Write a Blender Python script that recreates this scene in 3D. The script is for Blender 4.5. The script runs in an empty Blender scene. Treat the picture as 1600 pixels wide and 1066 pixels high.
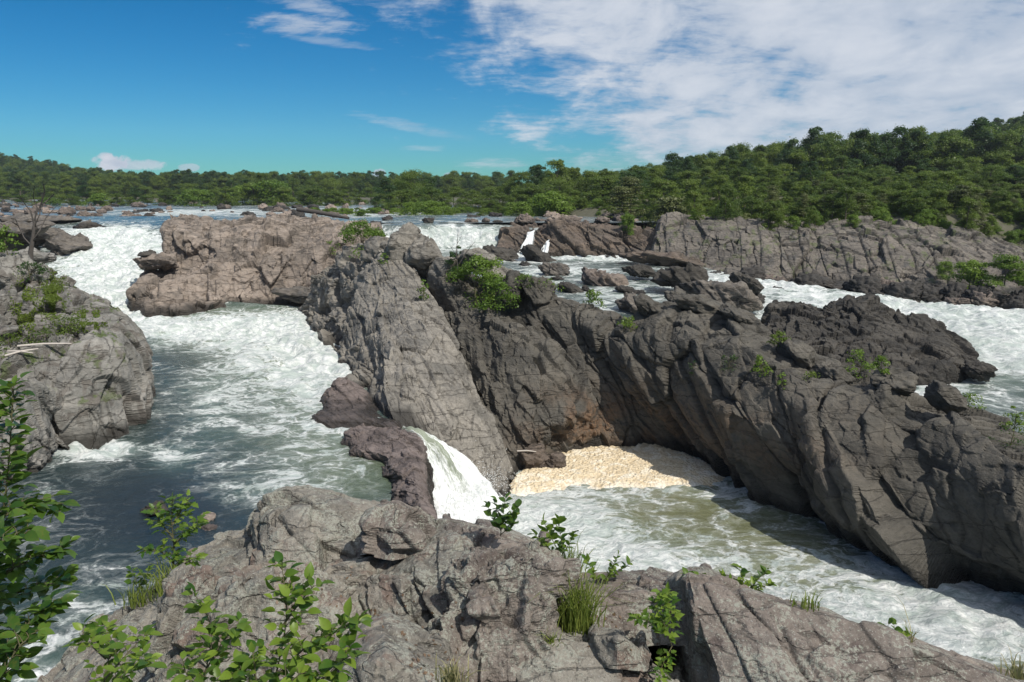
import bpy, math, random
import numpy as np
from mathutils import Vector
random.seed(7)
RS = np.random.RandomState(11)
sc = bpy.context.scene
COL = sc.collection
# ------------------------------------------------------------------ camera maths
F = 1209.0; PITCH = math.radians(11.1); H = 14.0
CP, SP = math.cos(PITCH), math.sin(PITCH)
def ray(px, py):
    u = (px - 800) / F; v = (533 - py) / F
    return np.array([u, CP + v * SP, -SP + v * CP])
def D(px, py, d):                      # point seen at a pixel, d metres ahead of the viewpoint
    r = ray(px, py); return np.array([0, 0, H]) + r * (d / r[1])
def Z(px, py, z):                      # point seen at a pixel on the level z
    r = ray(px, py); return np.array([0, 0, H]) + r * ((z - H) / r[2])
def pix(V):                            # world -> pixel
    y = V[:, 1]; z = V[:, 2] - H
    f = y * CP - z * SP; up = y * SP + z * CP
    f = np.where(f < .1, .1, f)
    return 800 + F * V[:, 0] / f, 533 - F * up / f
# ------------------------------------------------------------------ numpy noise
def hsh(ix, iy, iz, seed):
    with np.errstate(over='ignore'):
        h = (ix.astype(np.uint32) * np.uint32(374761393) + iy.astype(np.uint32) * np.uint32(668265263)
             + iz.astype(np.uint32) * np.uint32(2147483647) + np.uint32((seed * 974634777) & 0xffffffff))
        h = (h ^ (h >> np.uint32(13))) * np.uint32(1274126177)
        h = (h ^ (h >> np.uint32(16))) * np.uint32(2246822519)
        h = h ^ (h >> np.uint32(15))
    return h
def hf(h, k=0):
    with np.errstate(over='ignore'):
        g = (h + np.uint32(k * 40503 + 17)) * np.uint32(2654435761)
        g = (g ^ (g >> np.uint32(14))) * np.uint32(1597334677)
        g = g ^ (g >> np.uint32(15))
    return (g & np.uint32(0xffffff)).astype(np.float64) / 16777215.0
def vnoise(q, seed=0):
    i = np.floor(q).astype(np.int64); f = q - i; f = f * f * f * (f * (f * 6 - 15) + 10)
    r = 0
    for a in (0, 1):
        wx = f[:, 0] if a else 1 - f[:, 0]
        for b in (0, 1):
            wy = f[:, 1] if b else 1 - f[:, 1]
            for c in (0, 1):
                wz = f[:, 2] if c else 1 - f[:, 2]
                r = r + wx * wy * wz * hf(hsh(i[:, 0] + a, i[:, 1] + b, i[:, 2] + c, seed))
    return r * 2 - 1
def fbm(q, o=4, seed=0, g=.5):
    r = 0; a = 1; s = 0
    for k in range(o):
        r = r + a * vnoise(q * (2.03 ** k) + k * 17.3, seed + k); s += a; a *= g
    return r / s
def voro(q, seed=0):
    n = len(q); i = np.floor(q).astype(np.int64)
    F1 = np.full(n, 9.); F2 = np.full(n, 9.); cid = np.zeros(n, np.uint32); cv = np.zeros((n, 3))
    for a in (-1, 0, 1):
        for b in (-1, 0, 1):
            for c in (-1, 0, 1):
                h = hsh(i[:, 0] + a, i[:, 1] + b, i[:, 2] + c, seed)
                p = np.stack([i[:, 0] + a + hf(h, 1), i[:, 1] + b + hf(h, 2), i[:, 2] + c + hf(h, 3)], 1)
                v = q - p; d = np.sqrt((v * v).sum(1))
                m = d < F1
                F2 = np.where(m, F1, np.minimum(F2, d))
                F1 = np.where(m, d, F1); cid = np.where(m, h, cid); cv = np.where(m[:, None], v, cv)
    return F1, F2, cid, cv
def smooth(x, a=0., b=1.):
    t = np.clip((x - a) / (b - a), 0, 1); return t * t * (3 - 2 * t)
def basis(e1, e2, s):                  # rows scaled by 1/size along each axis of the joint system
    e1 = np.array(e1, float); e1 /= np.linalg.norm(e1)
    e2 = np.array(e2, float); e2 -= e1 * e2.dot(e1); e2 /= np.linalg.norm(e2)
    e3 = np.cross(e1, e2)
    return np.array([e1 / s[0], e2 / s[1], e3 / s[2]])
STRATA = basis((.55, -.22, -.8), (-.45, .85, -.3), (3.0, 1.6, .8))
WALLB = basis((.4, -.45, -.8), (-.78, -.62, .1), (2.8, 1.3, 1.15))
SLABB = basis((.42, -.8, -.42), (-.6, -.1, .78), (3.4, .7, .95))
UPRIGHT = basis((.15, -.05, -1), (1, .2, .1), (1.9, 1.0, 1.0))
COLS = basis((.12, -.05, -1), (.25, 1, 0), (2.5, 1.4, 1.05))
BLOCKY = basis((.8, -.3, -.35), (.2, 1, .1), (1.5, 1.1, .75))
def rockify(V, N, levels, A=STRATA, seed=0, rough=.03, warp=.12, mask=None, layers=.8):
    base = V.copy(); L0 = levels[0][0]
    w = np.stack([fbm(base / (L0 * 1.6) + 31 * k, 3, seed + 50 + k) for k in range(3)], 1) * L0 * warp
    d = np.zeros(len(V)); cav = np.zeros(len(V))
    for k, (s, amp, crack, cw) in enumerate(levels):
        q = ((base + w) @ A.T) / s
        F1, F2, cid, cv = voro(q, seed + k * 7)
        t = np.stack([hf(cid, 5) - .5, hf(cid, 6) - .5, hf(cid, 7) - .5], 1)
        d += amp * ((hf(cid, 4) - .5) * 1.1 + (cv * t).sum(1) * 3.6)
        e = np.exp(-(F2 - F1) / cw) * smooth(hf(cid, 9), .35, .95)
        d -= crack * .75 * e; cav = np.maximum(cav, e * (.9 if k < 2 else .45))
        if layers and k < 1:             # parallel slabs: stepped sheets along the joint planes
            l = q[:, 2] * 1.9 + .3 * fbm(base / (s * 2.5), 3, seed + 60 + k); i = np.floor(l); f = l - i
            hi = hf(hsh(i.astype(np.int64), np.floor(q[:, 1] * .35 + 5.3).astype(np.int64), (i * 0).astype(np.int64), seed + 3 + k), 1)
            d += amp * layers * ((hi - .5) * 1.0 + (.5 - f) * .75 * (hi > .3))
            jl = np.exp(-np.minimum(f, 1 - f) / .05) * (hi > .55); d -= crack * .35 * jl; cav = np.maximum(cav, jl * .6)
    d += rough * .8 * L0 * (fbm(base / (L0 * .35), 5, seed + 90, .6) + .35 * fbm((base @ A.T) / (L0 * .12), 4, seed + 91, .6))
    if mask is not None: d = d * mask
    return V + N * d[:, None], cav
# ------------------------------------------------------------------ object helpers
def mesh_obj(name, V, faces, mat, parent=None, attrs=None, smooth_shade=True, loc=None):
    V = np.asarray(V, float)
    if parent is not None and loc is None: loc = np.array(parent.matrix_basis.translation)
    if loc is None:
        loc = np.array([V[:, 0].mean(), V[:, 1].mean(), V[:, 2].min()])
    me = bpy.data.meshes.new(name)
    W = (V - np.array(loc)[None]).astype(np.float32)
    if isinstance(faces, tuple): parts = faces
    else: parts = (np.asarray(faces),)
    me.vertices.add(len(W)); me.vertices.foreach_set('co', W.ravel())
    tot = sum(p.size for p in parts); nf = sum(len(p) for p in parts)
    me.loops.add(tot); me.polygons.add(nf)
    me.loops.foreach_set('vertex_index', np.concatenate([p.ravel() for p in parts]).astype(np.int32))
    ls = np.concatenate([np.full(len(p), p.shape[1]) for p in parts])
    st = np.concatenate([[0], np.cumsum(ls)[:-1]])
    me.polygons.foreach_set('loop_start', st.astype(np.int32))
    me.update(calc_edges=True); me.validate()
    if smooth_shade: me.polygons.foreach_set('use_smooth', np.ones(len(me.polygons), bool))
    if attrs:
        for k, v in attrs.items():
            at = me.attributes.new(k, 'FLOAT', 'POINT'); at.data.foreach_set('value', np.asarray(v, np.float32))
    if mat: me.materials.append(mat)
    o = bpy.data.objects.new(name, me); COL.objects.link(o)
    if parent is not None: o.parent = parent
    else: o.location = loc
    return o
def tag(o, label=None, cat=None, group=None, kind=None):
    if label: o['label'] = label
    if cat: o['category'] = cat
    if group: o['group'] = group
    if kind: o['kind'] = kind
    return o
def empty(name, loc):
    o = bpy.data.objects.new(name, None); COL.objects.link(o); o.location = Vector(loc)
    o.empty_display_size = .3; return o
def gridfaces(nv, nu):
    a = np.arange(nv * nu).reshape(nv, nu)
    return np.stack([a[:-1, :-1], a[:-1, 1:], a[1:, 1:], a[1:, :-1]], -1).reshape(-1, 4)
def resample(P, n, axis, s=.35):
    """P (R,K,3) resampled along axis to n samples; s blends straight facets with a smooth curve."""
    P = np.moveaxis(P, axis, 0); K = len(P)
    seg = np.linalg.norm(np.diff(P, axis=0), axis=-1); seg = seg.reshape(K - 1, -1).mean(1) + 1e-6
    t = np.concatenate([[0], np.cumsum(seg)]); q = np.linspace(0, t[-1], n)
    i = np.clip(np.searchsorted(t, q, 'right') - 1, 0, K - 2)
    f = (q - t[i]) / seg[i]; sh = (-1,) + (1,) * (P.ndim - 1); f_ = f.reshape(sh)
    lin = P[i] * (1 - f_) + P[i + 1] * f_
    tan = np.zeros_like(P); dt = np.diff(t).reshape(sh)
    sl = np.diff(P, axis=0) / dt
    tan[1:-1] = (sl[1:] + sl[:-1]) / 2; tan[0] = sl[0]; tan[-1] = sl[-1]
    h = seg[i].reshape(sh); f2 = f_ * f_; f3 = f2 * f_
    cub = (2 * f3 - 3 * f2 + 1) * P[i] + (f3 - 2 * f2 + f_) * h * tan[i] + (-2 * f3 + 3 * f2) * P[i + 1] + (f3 - f2) * h * tan[i + 1]
    return np.moveaxis(lin * (1 - s) + cub * s, 0, axis)
def loft(rows, res, s=.35, smax=900):
    P = np.array(rows, float)
    lu = np.linalg.norm(np.diff(P, axis=1), axis=-1).sum(1).mean(); lv = np.linalg.norm(np.diff(P, axis=0), axis=-1).sum(0).mean()
    nu = int(np.clip(lu / res, 8, smax)); nv = int(np.clip(lv / res, 8, smax))
    G = resample(resample(P, nu, 1, s), nv, 0, s)
    return G
def gnormal(G):
    du = np.gradient(G, axis=1); dv = np.gradient(G, axis=0)
    N = np.cross(du, dv); N /= np.linalg.norm(N, axis=-1, keepdims=True) + 1e-9
    # soften so facets do not tear apart
    for _ in range(6):
        M = N.copy(); M[1:] += N[:-1]; M[:-1] += N[1:]; M[:, 1:] += N[:, :-1]; M[:, :-1] += N[:, 1:]
        N = M / (np.linalg.norm(M, axis=-1, keepdims=True) + 1e-9)
    return N
def rock_loft(name, rows, res, levels, mat, A=STRATA, seed=0, parent=None, water=0., wetband=.5, s=.3, back=(1.5, 3, -4), under=1.5,
              rough=.03, warp=.12, cap=(1.2, 1.2), smax=900, moss=0., layers=.8, blur=.3):
    rows = [np.array(r, float) for r in rows]
    if under: rows.insert(0, rows[0] + np.array([0, 0, -under]))
    if back is not None:
        l = rows[-1] + np.array([back[0] * .4, back[1] * .55, back[2] * .35]); rows.append(l)
        rows.append(rows[-2] + np.array(back))
    P = np.array(rows)
    zb = P[0, :, 2]
    if cap:                              # close the two ends by wrapping them round to the back
        L = P[:, :1].copy(); R = P[:, -1:].copy(); L2 = L.copy(); R2 = R.copy()
        for Q, sg, c, z0 in ((L, -1, cap[0], zb[0]), (R, 1, cap[1], zb[-1])):
            Q[:, :, 0] += sg * c * .25; Q[:, :, 1] += c * .8; Q[:, :, 2] -= np.minimum(c * 1.2, np.maximum(Q[:, :, 2] - z0, 0) * .5)
        for Q, sg, c, z0 in ((L2, -1, cap[0], zb[0]), (R2, 1, cap[1], zb[-1])):
            Q[:, :, 0] += sg * c * .3; Q[:, :, 1] += c * 1.4; Q[:, :, 2] = np.minimum(Q[:, :, 2], z0 - .3 + .05 * (Q[:, :, 2] - z0))
        P = np.concatenate([L2, L, P, R, R2], 1)
    G = loft(P, res, s, smax); nv, nu = G.shape[:2]
    N = gnormal(G)
    V0 = G.reshape(-1, 3); V, cav = rockify(V0, N.reshape(-1, 3), levels, A, seed, rough, warp, None, layers)
    if blur:
        d = (V - V0).reshape(nv, nu, 3); e = d.copy(); e[1:-1] = (d[:-2] + 2 * d[1:-1] + d[2:]) / 4; d = e.copy(); d[:, 1:-1] = (e[:, :-2] + 2 * e[:, 1:-1] + e[:, 2:]) / 4
        V = V * (1 - blur) + (V0 + d.reshape(-1, 3)) * blur
    wl = water(V) if callable(water) else water
    wet = 1 - smooth(V[:, 2] - wl + .35 * fbm(V / 1.3, 3, seed + 5) * wetband, wetband * .35, wetband * 1.3)
    up = N.reshape(-1, 3)[:, 2]
    ms = smooth(fbm(V / 1.1, 4, seed + 8) + .5 * fbm(V / .2, 3, seed + 12), .28, .45) * smooth(up, .35, .8) * moss
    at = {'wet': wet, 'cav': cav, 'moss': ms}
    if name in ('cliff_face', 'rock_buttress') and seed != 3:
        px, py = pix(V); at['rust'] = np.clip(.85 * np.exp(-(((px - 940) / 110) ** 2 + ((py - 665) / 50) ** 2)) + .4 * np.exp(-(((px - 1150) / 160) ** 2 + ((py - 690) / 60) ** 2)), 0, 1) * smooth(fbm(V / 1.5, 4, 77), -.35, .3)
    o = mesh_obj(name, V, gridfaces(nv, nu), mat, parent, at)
    o.data.polygons.foreach_set('use_smooth', np.zeros(len(o.data.polygons), bool))
    return o
import bmesh
ICO = {}
def ico(sub):
    if sub not in ICO:
        bm = bmesh.new(); bmesh.ops.create_icosphere(bm, subdivisions=sub, radius=1)
        V = np.array([v.co[:] for v in bm.verts]); Fa = np.array([[v.index for v in f.verts] for f in bm.faces]); bm.free()
        V /= np.linalg.norm(V, axis=1, keepdims=True); ICO[sub] = (V, Fa)
    return ICO[sub]
def boulder_geo(dims, sub=5, seed=0, planes=13, amp=.05, rough=.02, A=None):
    Dn, Fa = ico(sub); r = np.random.RandomState(seed)
    n = r.normal(size=(planes, 3)); n /= np.linalg.norm(n, axis=1, keepdims=True)
    off = r.uniform(.62, .95, planes)
    rad = np.min(np.where(Dn @ n.T > .05, off / np.maximum(Dn @ n.T, .05), 9), axis=1); rad = np.minimum(rad, 1.15)
    V = Dn * rad[:, None] * np.array(dims)
    m = float(np.mean(dims))
    V2, cav = rockify(V, Dn, [(m * .55, amp * m, amp * m * .9, .06), (m * .2, amp * m * .35, amp * m * .3, .07)], (A if A is not None else BLOCKY), seed, rough)
    return V2, Fa, cav
# ------------------------------------------------------------------ node helpers
class NT:
    def __init__(s, mat): mat.use_nodes = True; s.t = mat.node_tree; s.t.nodes.clear()
    def n(s, typ, ins=None, **kw):
        nd = s.t.nodes.new(typ)
        for k, v in kw.items(): setattr(nd, k, v)
        if ins:
            for k, v in ins.items():
                sk = nd.inputs[k]
                if isinstance(v, bpy.types.NodeSocket): s.t.links.new(v, sk)
                else: sk.default_value = v
        return nd
    def link(s, a, b): s.t.links.new(a, b)
    def math(s, op, a, b=None, c=None, clamp=False):
        nd = s.t.nodes.new('ShaderNodeMath'); nd.operation = op; nd.use_clamp = clamp
        for i, v in enumerate((a, b, c)):
            if v is None: continue
            if isinstance(v, bpy.types.NodeSocket): s.t.links.new(v, nd.inputs[i])
            else: nd.inputs[i].default_value = v
        return nd.outputs[0]
    def vmath(s, op, a, b=None):
        nd = s.t.nodes.new('ShaderNodeVectorMath'); nd.operation = op
        for i, v in enumerate((a, b)):
            if v is None: continue
            if isinstance(v, bpy.types.NodeSocket): s.t.links.new(v, nd.inputs[i])
            else: nd.inputs[i].default_value = v
        return nd.outputs['Value'] if op in ('DOT_PRODUCT', 'LENGTH') else nd.outputs[0]
    def mix(s, f, a, b, mode='MIX'):
        nd = s.t.nodes.new('ShaderNodeMix'); nd.data_type = 'RGBA'; nd.blend_type = mode; nd.clamp_factor = True
        for i, v in ((0, f), (6, a), (7, b)):
            if isinstance(v, bpy.types.NodeSocket): s.t.links.new(v, nd.inputs[i])
            else: nd.inputs[i].default_value = v if i == 0 else (*v, 1)[:4]
        return nd.outputs[2]
    def noise(s, vec, scale, detail=6, rough=.55, dist=0., out='Fac'):
        return s.n('ShaderNodeTexNoise', {'Vector': vec, 'Scale': scale, 'Detail': detail, 'Roughness': rough, 'Distortion': dist}).outputs[out]
    def voro(s, vec, scale, feature='F1', out='Distance', rnd=1.):
        return s.n('ShaderNodeTexVoronoi', {'Vector': vec, 'Scale': scale, 'Randomness': rnd}, feature=feature).outputs[out]
    def ss(s, v, a, b, lo=0., hi=1.):
        return s.n('ShaderNodeMapRange', {'Value': v, 'From Min': a, 'From Max': b, 'To Min': lo, 'To Max': hi}, interpolation_type='SMOOTHSTEP').outputs[0]
    def attr(s, name, out='Fac'): return s.n('ShaderNodeAttribute', attribute_name=name).outputs[out]
    def mapping(s, vec, rot=(0, 0, 0), scale=(1, 1, 1)):
        return s.n('ShaderNodeMapping', {'Vector': vec, 'Rotation': rot, 'Scale': scale}).outputs[0]
    def bump(s, h, strength, dist, normal=None):
        ins = {'Height': h, 'Strength': strength, 'Distance': dist}
        if normal is not None: ins['Normal'] = normal
        return s.n('ShaderNodeBump', ins).outputs[0]
    def out(s, sh, slot='Surface'):
        o = s.t.nodes.new('ShaderNodeOutputMaterial'); s.t.links.new(sh, o.inputs[slot]); return o
def rock_mat(name, c1, c2, c3, k=1., lichen=0., lich_col=(.34, .35, .3), stain=(.05, .045, .04), rot=(0, .95, .35), band=.5, blotch=None, objspace=False):
    """k = metres per texture unit"""
    m = bpy.data.materials.new(name); t = NT(m)
    P = t.n('ShaderNodeTexCoord').outputs['Object'] if objspace else t.n('ShaderNodeNewGeometry').outputs['Position']
    P = t.vmath('SCALE', P); P.node.inputs['Scale'].default_value = 1 / k
    S = t.mapping(P, rot, (.35, .9, 2.2))
    n1 = t.noise(P, .45, 8, .6, .3); n2 = t.noise(S, .9, 8, .62, .6); n3 = t.noise(P, 6, 8, .7); n4 = t.noise(S, 7, 6, .65)
    c = t.mix(t.ss(n1, .36, .64), c1, c2)
    c = t.mix(t.math('MULTIPLY', t.ss(n2, .42, .66), band), c, c3)
    if blotch:
        c = t.mix(t.math('MULTIPLY', t.ss(t.noise(P, .8, 7, .65, .8), .53, .62), .75), c, blotch)
    v = t.math('MULTIPLY_ADD', n3, 1.1, .42)
    v = t.math('MULTIPLY', v, t.math('MULTIPLY_ADD', n4, .5, .74))
    c = t.mix(1., c, t.n('ShaderNodeCombineColor', {0: v, 1: v, 2: v}).outputs[0], 'MULTIPLY')
    # dark streaks and joints
    cr = t.voro(t.vmath('ADD', S, t.vmath('MULTIPLY', t.noise(S, 1.3, 5, .6, 0, 'Color'), (.9, .9, .9))), .8, 'DISTANCE_TO_EDGE')
    crm = t.ss(cr, 0.0, .035, 1, 0)
    c = t.mix(t.math('MULTIPLY', crm, .45), c, stain)
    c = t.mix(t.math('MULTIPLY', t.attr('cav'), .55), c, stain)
    bumpn = None
    if lichen:
        Lm = t.ss(t.noise(P, 1.5, 5, .6), .42, .62)
        sp = t.noise(P, 16, 6, .75, .5); sp2 = t.noise(P, 55, 4, .7)
        lm = t.math('MULTIPLY', t.ss(t.math('MULTIPLY_ADD', Lm, .13, sp), .585, .64), t.ss(sp2, .35, .55, .5, 1))
        c = t.mix(t.math('MULTIPLY', lm, lichen), c, lich_col)
        c = t.mix(t.math('MULTIPLY', t.ss(t.noise(P, 30, 4, .7), .6, .66), lichen * .6), c, (.52, .53, .5))
        c = t.mix(t.math('MULTIPLY', t.ss(t.noise(P, 9, 6, .7, 1.), .57, .63), .6), c, (.045, .042, .036))
    c = t.mix(t.math('MULTIPLY', t.attr('rust'), t.ss(n3, .3, .6)), c, (.2, .12, .07))
    ms = t.attr('moss'); c = t.mix(t.math('MULTIPLY', ms, .9), c, t.mix(n3, (.03, .06, .008), (.12, .17, .03)))
    w = t.attr('wet')
    c = t.mix(t.math('MULTIPLY', w, .85), c, t.mix(n1, (.012, .012, .011), (.03, .025, .02)))
    ro = t.math('MULTIPLY_ADD', w, -.45, .85)
    h = t.math('ADD', t.math('MULTIPLY', n3, .5), t.math('ADD', t.math('MULTIPLY', n4, .5), t.math('MULTIPLY', crm, -.35)))
    h = t.math('ADD', h, t.math('MULTIPLY', t.noise(P, 28, 6, .7), .3))
    b = t.n('ShaderNodeBsdfPrincipled', {'Base Color': c, 'Roughness': ro, 'Normal': t.bump(h, .85, .16 * k)})
    b.inputs['Specular IOR Level'].default_value = .3
    t.out(b.outputs[0]); return m
M = {}
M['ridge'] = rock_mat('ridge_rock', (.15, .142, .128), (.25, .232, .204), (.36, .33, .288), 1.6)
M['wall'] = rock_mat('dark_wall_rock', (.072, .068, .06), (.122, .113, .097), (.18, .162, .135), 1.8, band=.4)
M['brown'] = rock_mat('brown_rock', (.10, .085, .072), (.15, .12, .1), (.19, .14, .1), 1.5)
M['island'] = rock_mat('pink_rock', (.185, .158, .135), (.29, .242, .205), (.38, .315, .265), 2., rot=(0, .2, 0), band=.6, blotch=(.16, .14, .125))
M['left'] = rock_mat('grey_rock', (.17, .168, .155), (.27, .26, .24), (.36, .34, .31), 1.4, rot=(0, .3, .2), blotch=(.13, .115, .1))
M['purple'] = rock_mat('purple_rock', (.1, .082, .078), (.18, .148, .138), (.26, .215, .2), 1.)
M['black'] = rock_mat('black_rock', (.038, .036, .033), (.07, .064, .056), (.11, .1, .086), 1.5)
M['bank'] = rock_mat('bank_rock', (.11, .1, .09), (.175, .155, .134), (.25, .222, .19), 2.4, rot=(0, .3, 0), blotch=(.07, .07, .07))
M['near'] = rock_mat('near_rock', (.18, .17, .15), (.31, .285, .245), (.26, .236, .2), .45, lichen=.85, rot=(0, .7, .2), blotch=(.2, .14, .115))
M['nearred'] = rock_mat('near_red_rock', (.16, .136, .12), (.245, .206, .18), (.3, .268, .235), .45, lichen=.9, rot=(0, 1.2, .3), blotch=(.1, .075, .07))
M['boulder'] = rock_mat('boulder_rock', (.12, .1, .09), (.22, .18, .15), (.3, .25, .22), 1.4, objspace=True)
M['boulderpink'] = rock_mat('pale_boulder_rock', (.24, .2, .17), (.36, .29, .25), (.44, .36, .31), 1.4, objspace=True)
M['boulderdark'] = rock_mat('dark_boulder_rock', (.035, .034, .033), (.07, .064, .06), (.11, .1, .09), 1.4, objspace=True)
def leaf_mat(name, c1, c2, trans=.35, rnd=.5, gloss=.45, back=None):
    m = bpy.data.materials.new(name); t = NT(m)
    oi = t.n('ShaderNodeObjectInfo').outputs['Random']; a = t.attr('tone')
    f = t.math('ADD', t.math('MULTIPLY', a, 1 - rnd), t.math('MULTIPLY', oi, rnd), clamp=True)
    c = t.mix(f, c1, c2)
    if rnd == 0:
        Pq = t.n('ShaderNodeNewGeometry').outputs['Position']; c = t.mix(t.math('MULTIPLY', t.ss(t.noise(Pq, 45, 5, .65), .5, .75), .55), c, (.16, .15, .03)); c = t.mix(t.math('MULTIPLY', t.ss(t.noise(Pq, 130, 3, .6), .62, .7), .6), c, (.07, .045, .02))
    b = t.n('ShaderNodeBsdfPrincipled', {'Base Color': c, 'Roughness': gloss}); b.inputs['Specular IOR Level'].default_value = .3
    tr = t.n('ShaderNodeBsdfTranslucent', {'Color': t.mix(.5, c, (.2, .34, .04), 'MIX')})
    mx = t.n('ShaderNodeMixShader', {0: trans, 1: b.outputs[0], 2: tr.outputs[0]})
    t.out(mx.outputs[0]); return m
M['leaf'] = leaf_mat('tree_leaves', (.026, .06, .01), (.15, .2, .028))
M['leafdark'] = leaf_mat('dark_leaves', (.014, .04, .014), (.045, .09, .022))
M['leaffar'] = leaf_mat('far_leaves', (.016, .045, .016), (.05, .1, .024))
M['leafbright'] = leaf_mat('shrub_leaves', (.06, .12, .015), (.17, .25, .035))
M['pine'] = leaf_mat('pine_needles', (.045, .06, .016), (.115, .13, .04), .15)
M['grass'] = leaf_mat('grass_blades', (.09, .13, .02), (.26, .3, .07), .4)
M['straw'] = leaf_mat('straw_blades', (.2, .18, .09), (.4, .36, .2), .3)
M['near_leaf'] = leaf_mat('near_leaves', (.035, .1, .015), (.2, .29, .04), .4, .0, .38)
M['near_leaf_dark'] = leaf_mat('near_dark_leaves', (.016, .055, .015), (.1, .18, .025), .35, .0, .33)
def plain(name, c1, c2, k=1., rough=.9):
    m = bpy.data.materials.new(name); t = NT(m); P = t.n('ShaderNodeNewGeometry').outputs['Position']
    n = t.noise(t.mapping(P, (0, 0, 0), (1, 1, .25)), 8 / k, 6, .65)
    b = t.n('ShaderNodeBsdfPrincipled', {'Base Color': t.mix(n, c1, c2), 'Roughness': rough, 'Normal': t.bump(n, .6, .02 * k)})
    t.out(b.outputs[0]); return m
M['bark'] = plain('bark', (.05, .04, .032), (.16, .135, .11))
M['deadwood'] = plain('dead_bark', (.035, .03, .027), (.11, .098, .088))
M['drift'] = plain('driftwood', (.38, .34, .3), (.62, .57, .52))
M['twig'] = plain('green_stem', (.05, .05, .025), (.12, .11, .05), .3)
M['ground'] = plain('forest_floor', (.04, .045, .025), (.13, .12, .085), 9)
# ---- water
def water_mat(name, deep, olive, k=1., stretch=(1, 1, 1), rot=0., bumpk=1.):
    m = bpy.data.materials.new(name); t = NT(m); P = t.n('ShaderNodeNewGeometry').outputs['Position']
    Q = t.mapping(P, (0, 0, rot), tuple(a / k for a in stretch))
    wv = t.noise(Q, .35, 4, .5, 0, 'Color')
    Qw = t.vmath('ADD', Q, t.vmath('MULTIPLY', t.vmath('SUBTRACT', wv, (.5, .5, .5)), (3.2, 3.2, 0)))
    n1 = t.noise(Qw, .5, 12, .68, .9)
    lace = t.voro(t.vmath('ADD', Qw, t.vmath('MULTIPLY', t.noise(Q, 2.2, 4, .6, 0, 'Color'), (.9, .9, .9))), 1.35, 'DISTANCE_TO_EDGE')
    lace2 = t.voro(t.vmath('ADD', Qw, t.vmath('MULTIPLY', t.noise(Q, 5, 4, .6, 0, 'Color'), (.5, .5, .5))), 3.4, 'DISTANCE_TO_EDGE')
    foam = t.attr('foam')
    val = t.math('ADD', n1, t.math('MULTIPLY', t.ss(lace, 0, .22, 1, 0), .1))
    val = t.math('ADD', val, t.math('MULTIPLY', t.ss(lace2, 0, .25, 1, 0), .05))
    th = t.math('MULTIPLY_ADD', foam, -.62, .84)
    m1 = t.math('DIVIDE', t.math('SUBTRACT', val, th), .085, clamp=True)
    m2 = t.math('DIVIDE', t.math('SUBTRACT', val, t.math('SUBTRACT', th, .14)), .26, clamp=True)      # thin milky film
    mk = t.math('ADD', t.math('MULTIPLY', m1, .6), t.math('MULTIPLY', m2, .4), clamp=True)
    wc = t.mix(t.attr('olive'), deep, olive)
    wc = t.mix(t.math('MULTIPLY', t.ss(foam, .1, .6), .45), wc, t.mix(t.attr('olive'), (.1, .17, .14), (.24, .28, .17)))
    wb = t.noise(Q, 1.6, 9, .66, .6); wf = t.noise(t.mapping(P, (0, 0, rot + .4), tuple(a / k for a in stretch)), 7, 5, .6)
    hh = t.math('ADD', t.math('MULTIPLY', wb, .55), t.math('MULTIPLY', wf, .14))
    hh = t.math('ADD', hh, t.math('MULTIPLY', mk, .12))
    wat = t.n('ShaderNodeBsdfPrincipled', {'Base Color': wc, 'Roughness': .13, 'Normal': t.bump(hh, .55 * bumpk, .35 * k)})
    wat.inputs['Specular IOR Level'].default_value = .5
    fn = t.noise(Qw, 3.2, 9, .72, .4)
    fc = t.mix(t.ss(fn, .36, .62), (.46, .52, .51), (.84, .86, .85))
    fc = t.mix(t.math('MULTIPLY', t.ss(t.noise(Qw, 1.1, 7, .62, .5), .46, .62), .6), fc, (.36, .44, .4))
    fh = t.math('ADD', hh, t.math('MULTIPLY', fn, .8))
    fo = t.n('ShaderNodeBsdfPrincipled', {'Base Color': fc, 'Roughness': .65, 'Normal': t.bump(fh, .8, .35 * k)})
    mx = t.n('ShaderNodeMixShader', {0: mk, 1: wat.outputs[0], 2: fo.outputs[0]})
    t.out(mx.outputs[0]); return m
M['pool'] = water_mat('pool_water', (.008, .02, .028), (.065, .09, .06), 1.5, (1., 1.25, 1), .5)
M['lower'] = water_mat('lower_water', (.05, .058, .036), (.11, .108, .055), 1.7, (1., 1.5, 1), .75)
M['river'] = water_mat('river_water', (.03, .042, .055), (.06, .075, .06), 3., (1., 1.6, 1), -.5)
M['upper'] = water_mat('upper_water', (.035, .045, .07), (.05, .06, .07), 4., (.6, 1.6, 1), 0)
def fall_mat():
    m = bpy.data.materials.new('falling_water'); t = NT(m)
    U = t.n('ShaderNodeCombineXYZ', {0: t.attr('fu'), 1: t.attr('fv'), 2: 0.}).outputs[0]
    S = t.mapping(U, (0, 0, 0), (9, 1.2, 1)); n1 = t.noise(S, 1.3, 8, .65, .7); n2 = t.noise(S, 5, 6, .7, .4)
    f = t.attr('foam'); a = t.math('ADD', t.math('MULTIPLY', n1, .7), t.math('MULTIPLY', n2, .3))
    mk = t.math('DIVIDE', t.math('SUBTRACT', a, t.math('MULTIPLY_ADD', f, -.75, .72)), .13, clamp=True)
    c = t.mix(mk, t.mix(n2, (.16, .19, .13), (.4, .44, .36)), t.mix(n2, (.68, .72, .73), (.9, .92, .92)))
    b = t.n('ShaderNodeBsdfPrincipled', {'Base Color': c, 'Roughness': .5, 'Normal': t.bump(a, .7, .25)})
    al = t.ss(t.math('ADD', t.attr('edge'), t.math('MULTIPLY', t.math('SUBTRACT', a, .5), 1.6)), .12, .3)
    mx = t.n('ShaderNodeMixShader', {0: al, 1: t.n('ShaderNodeBsdfTransparent').outputs[0], 2: b.outputs[0]})
    t.out(mx.outputs[0]); return m
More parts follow.
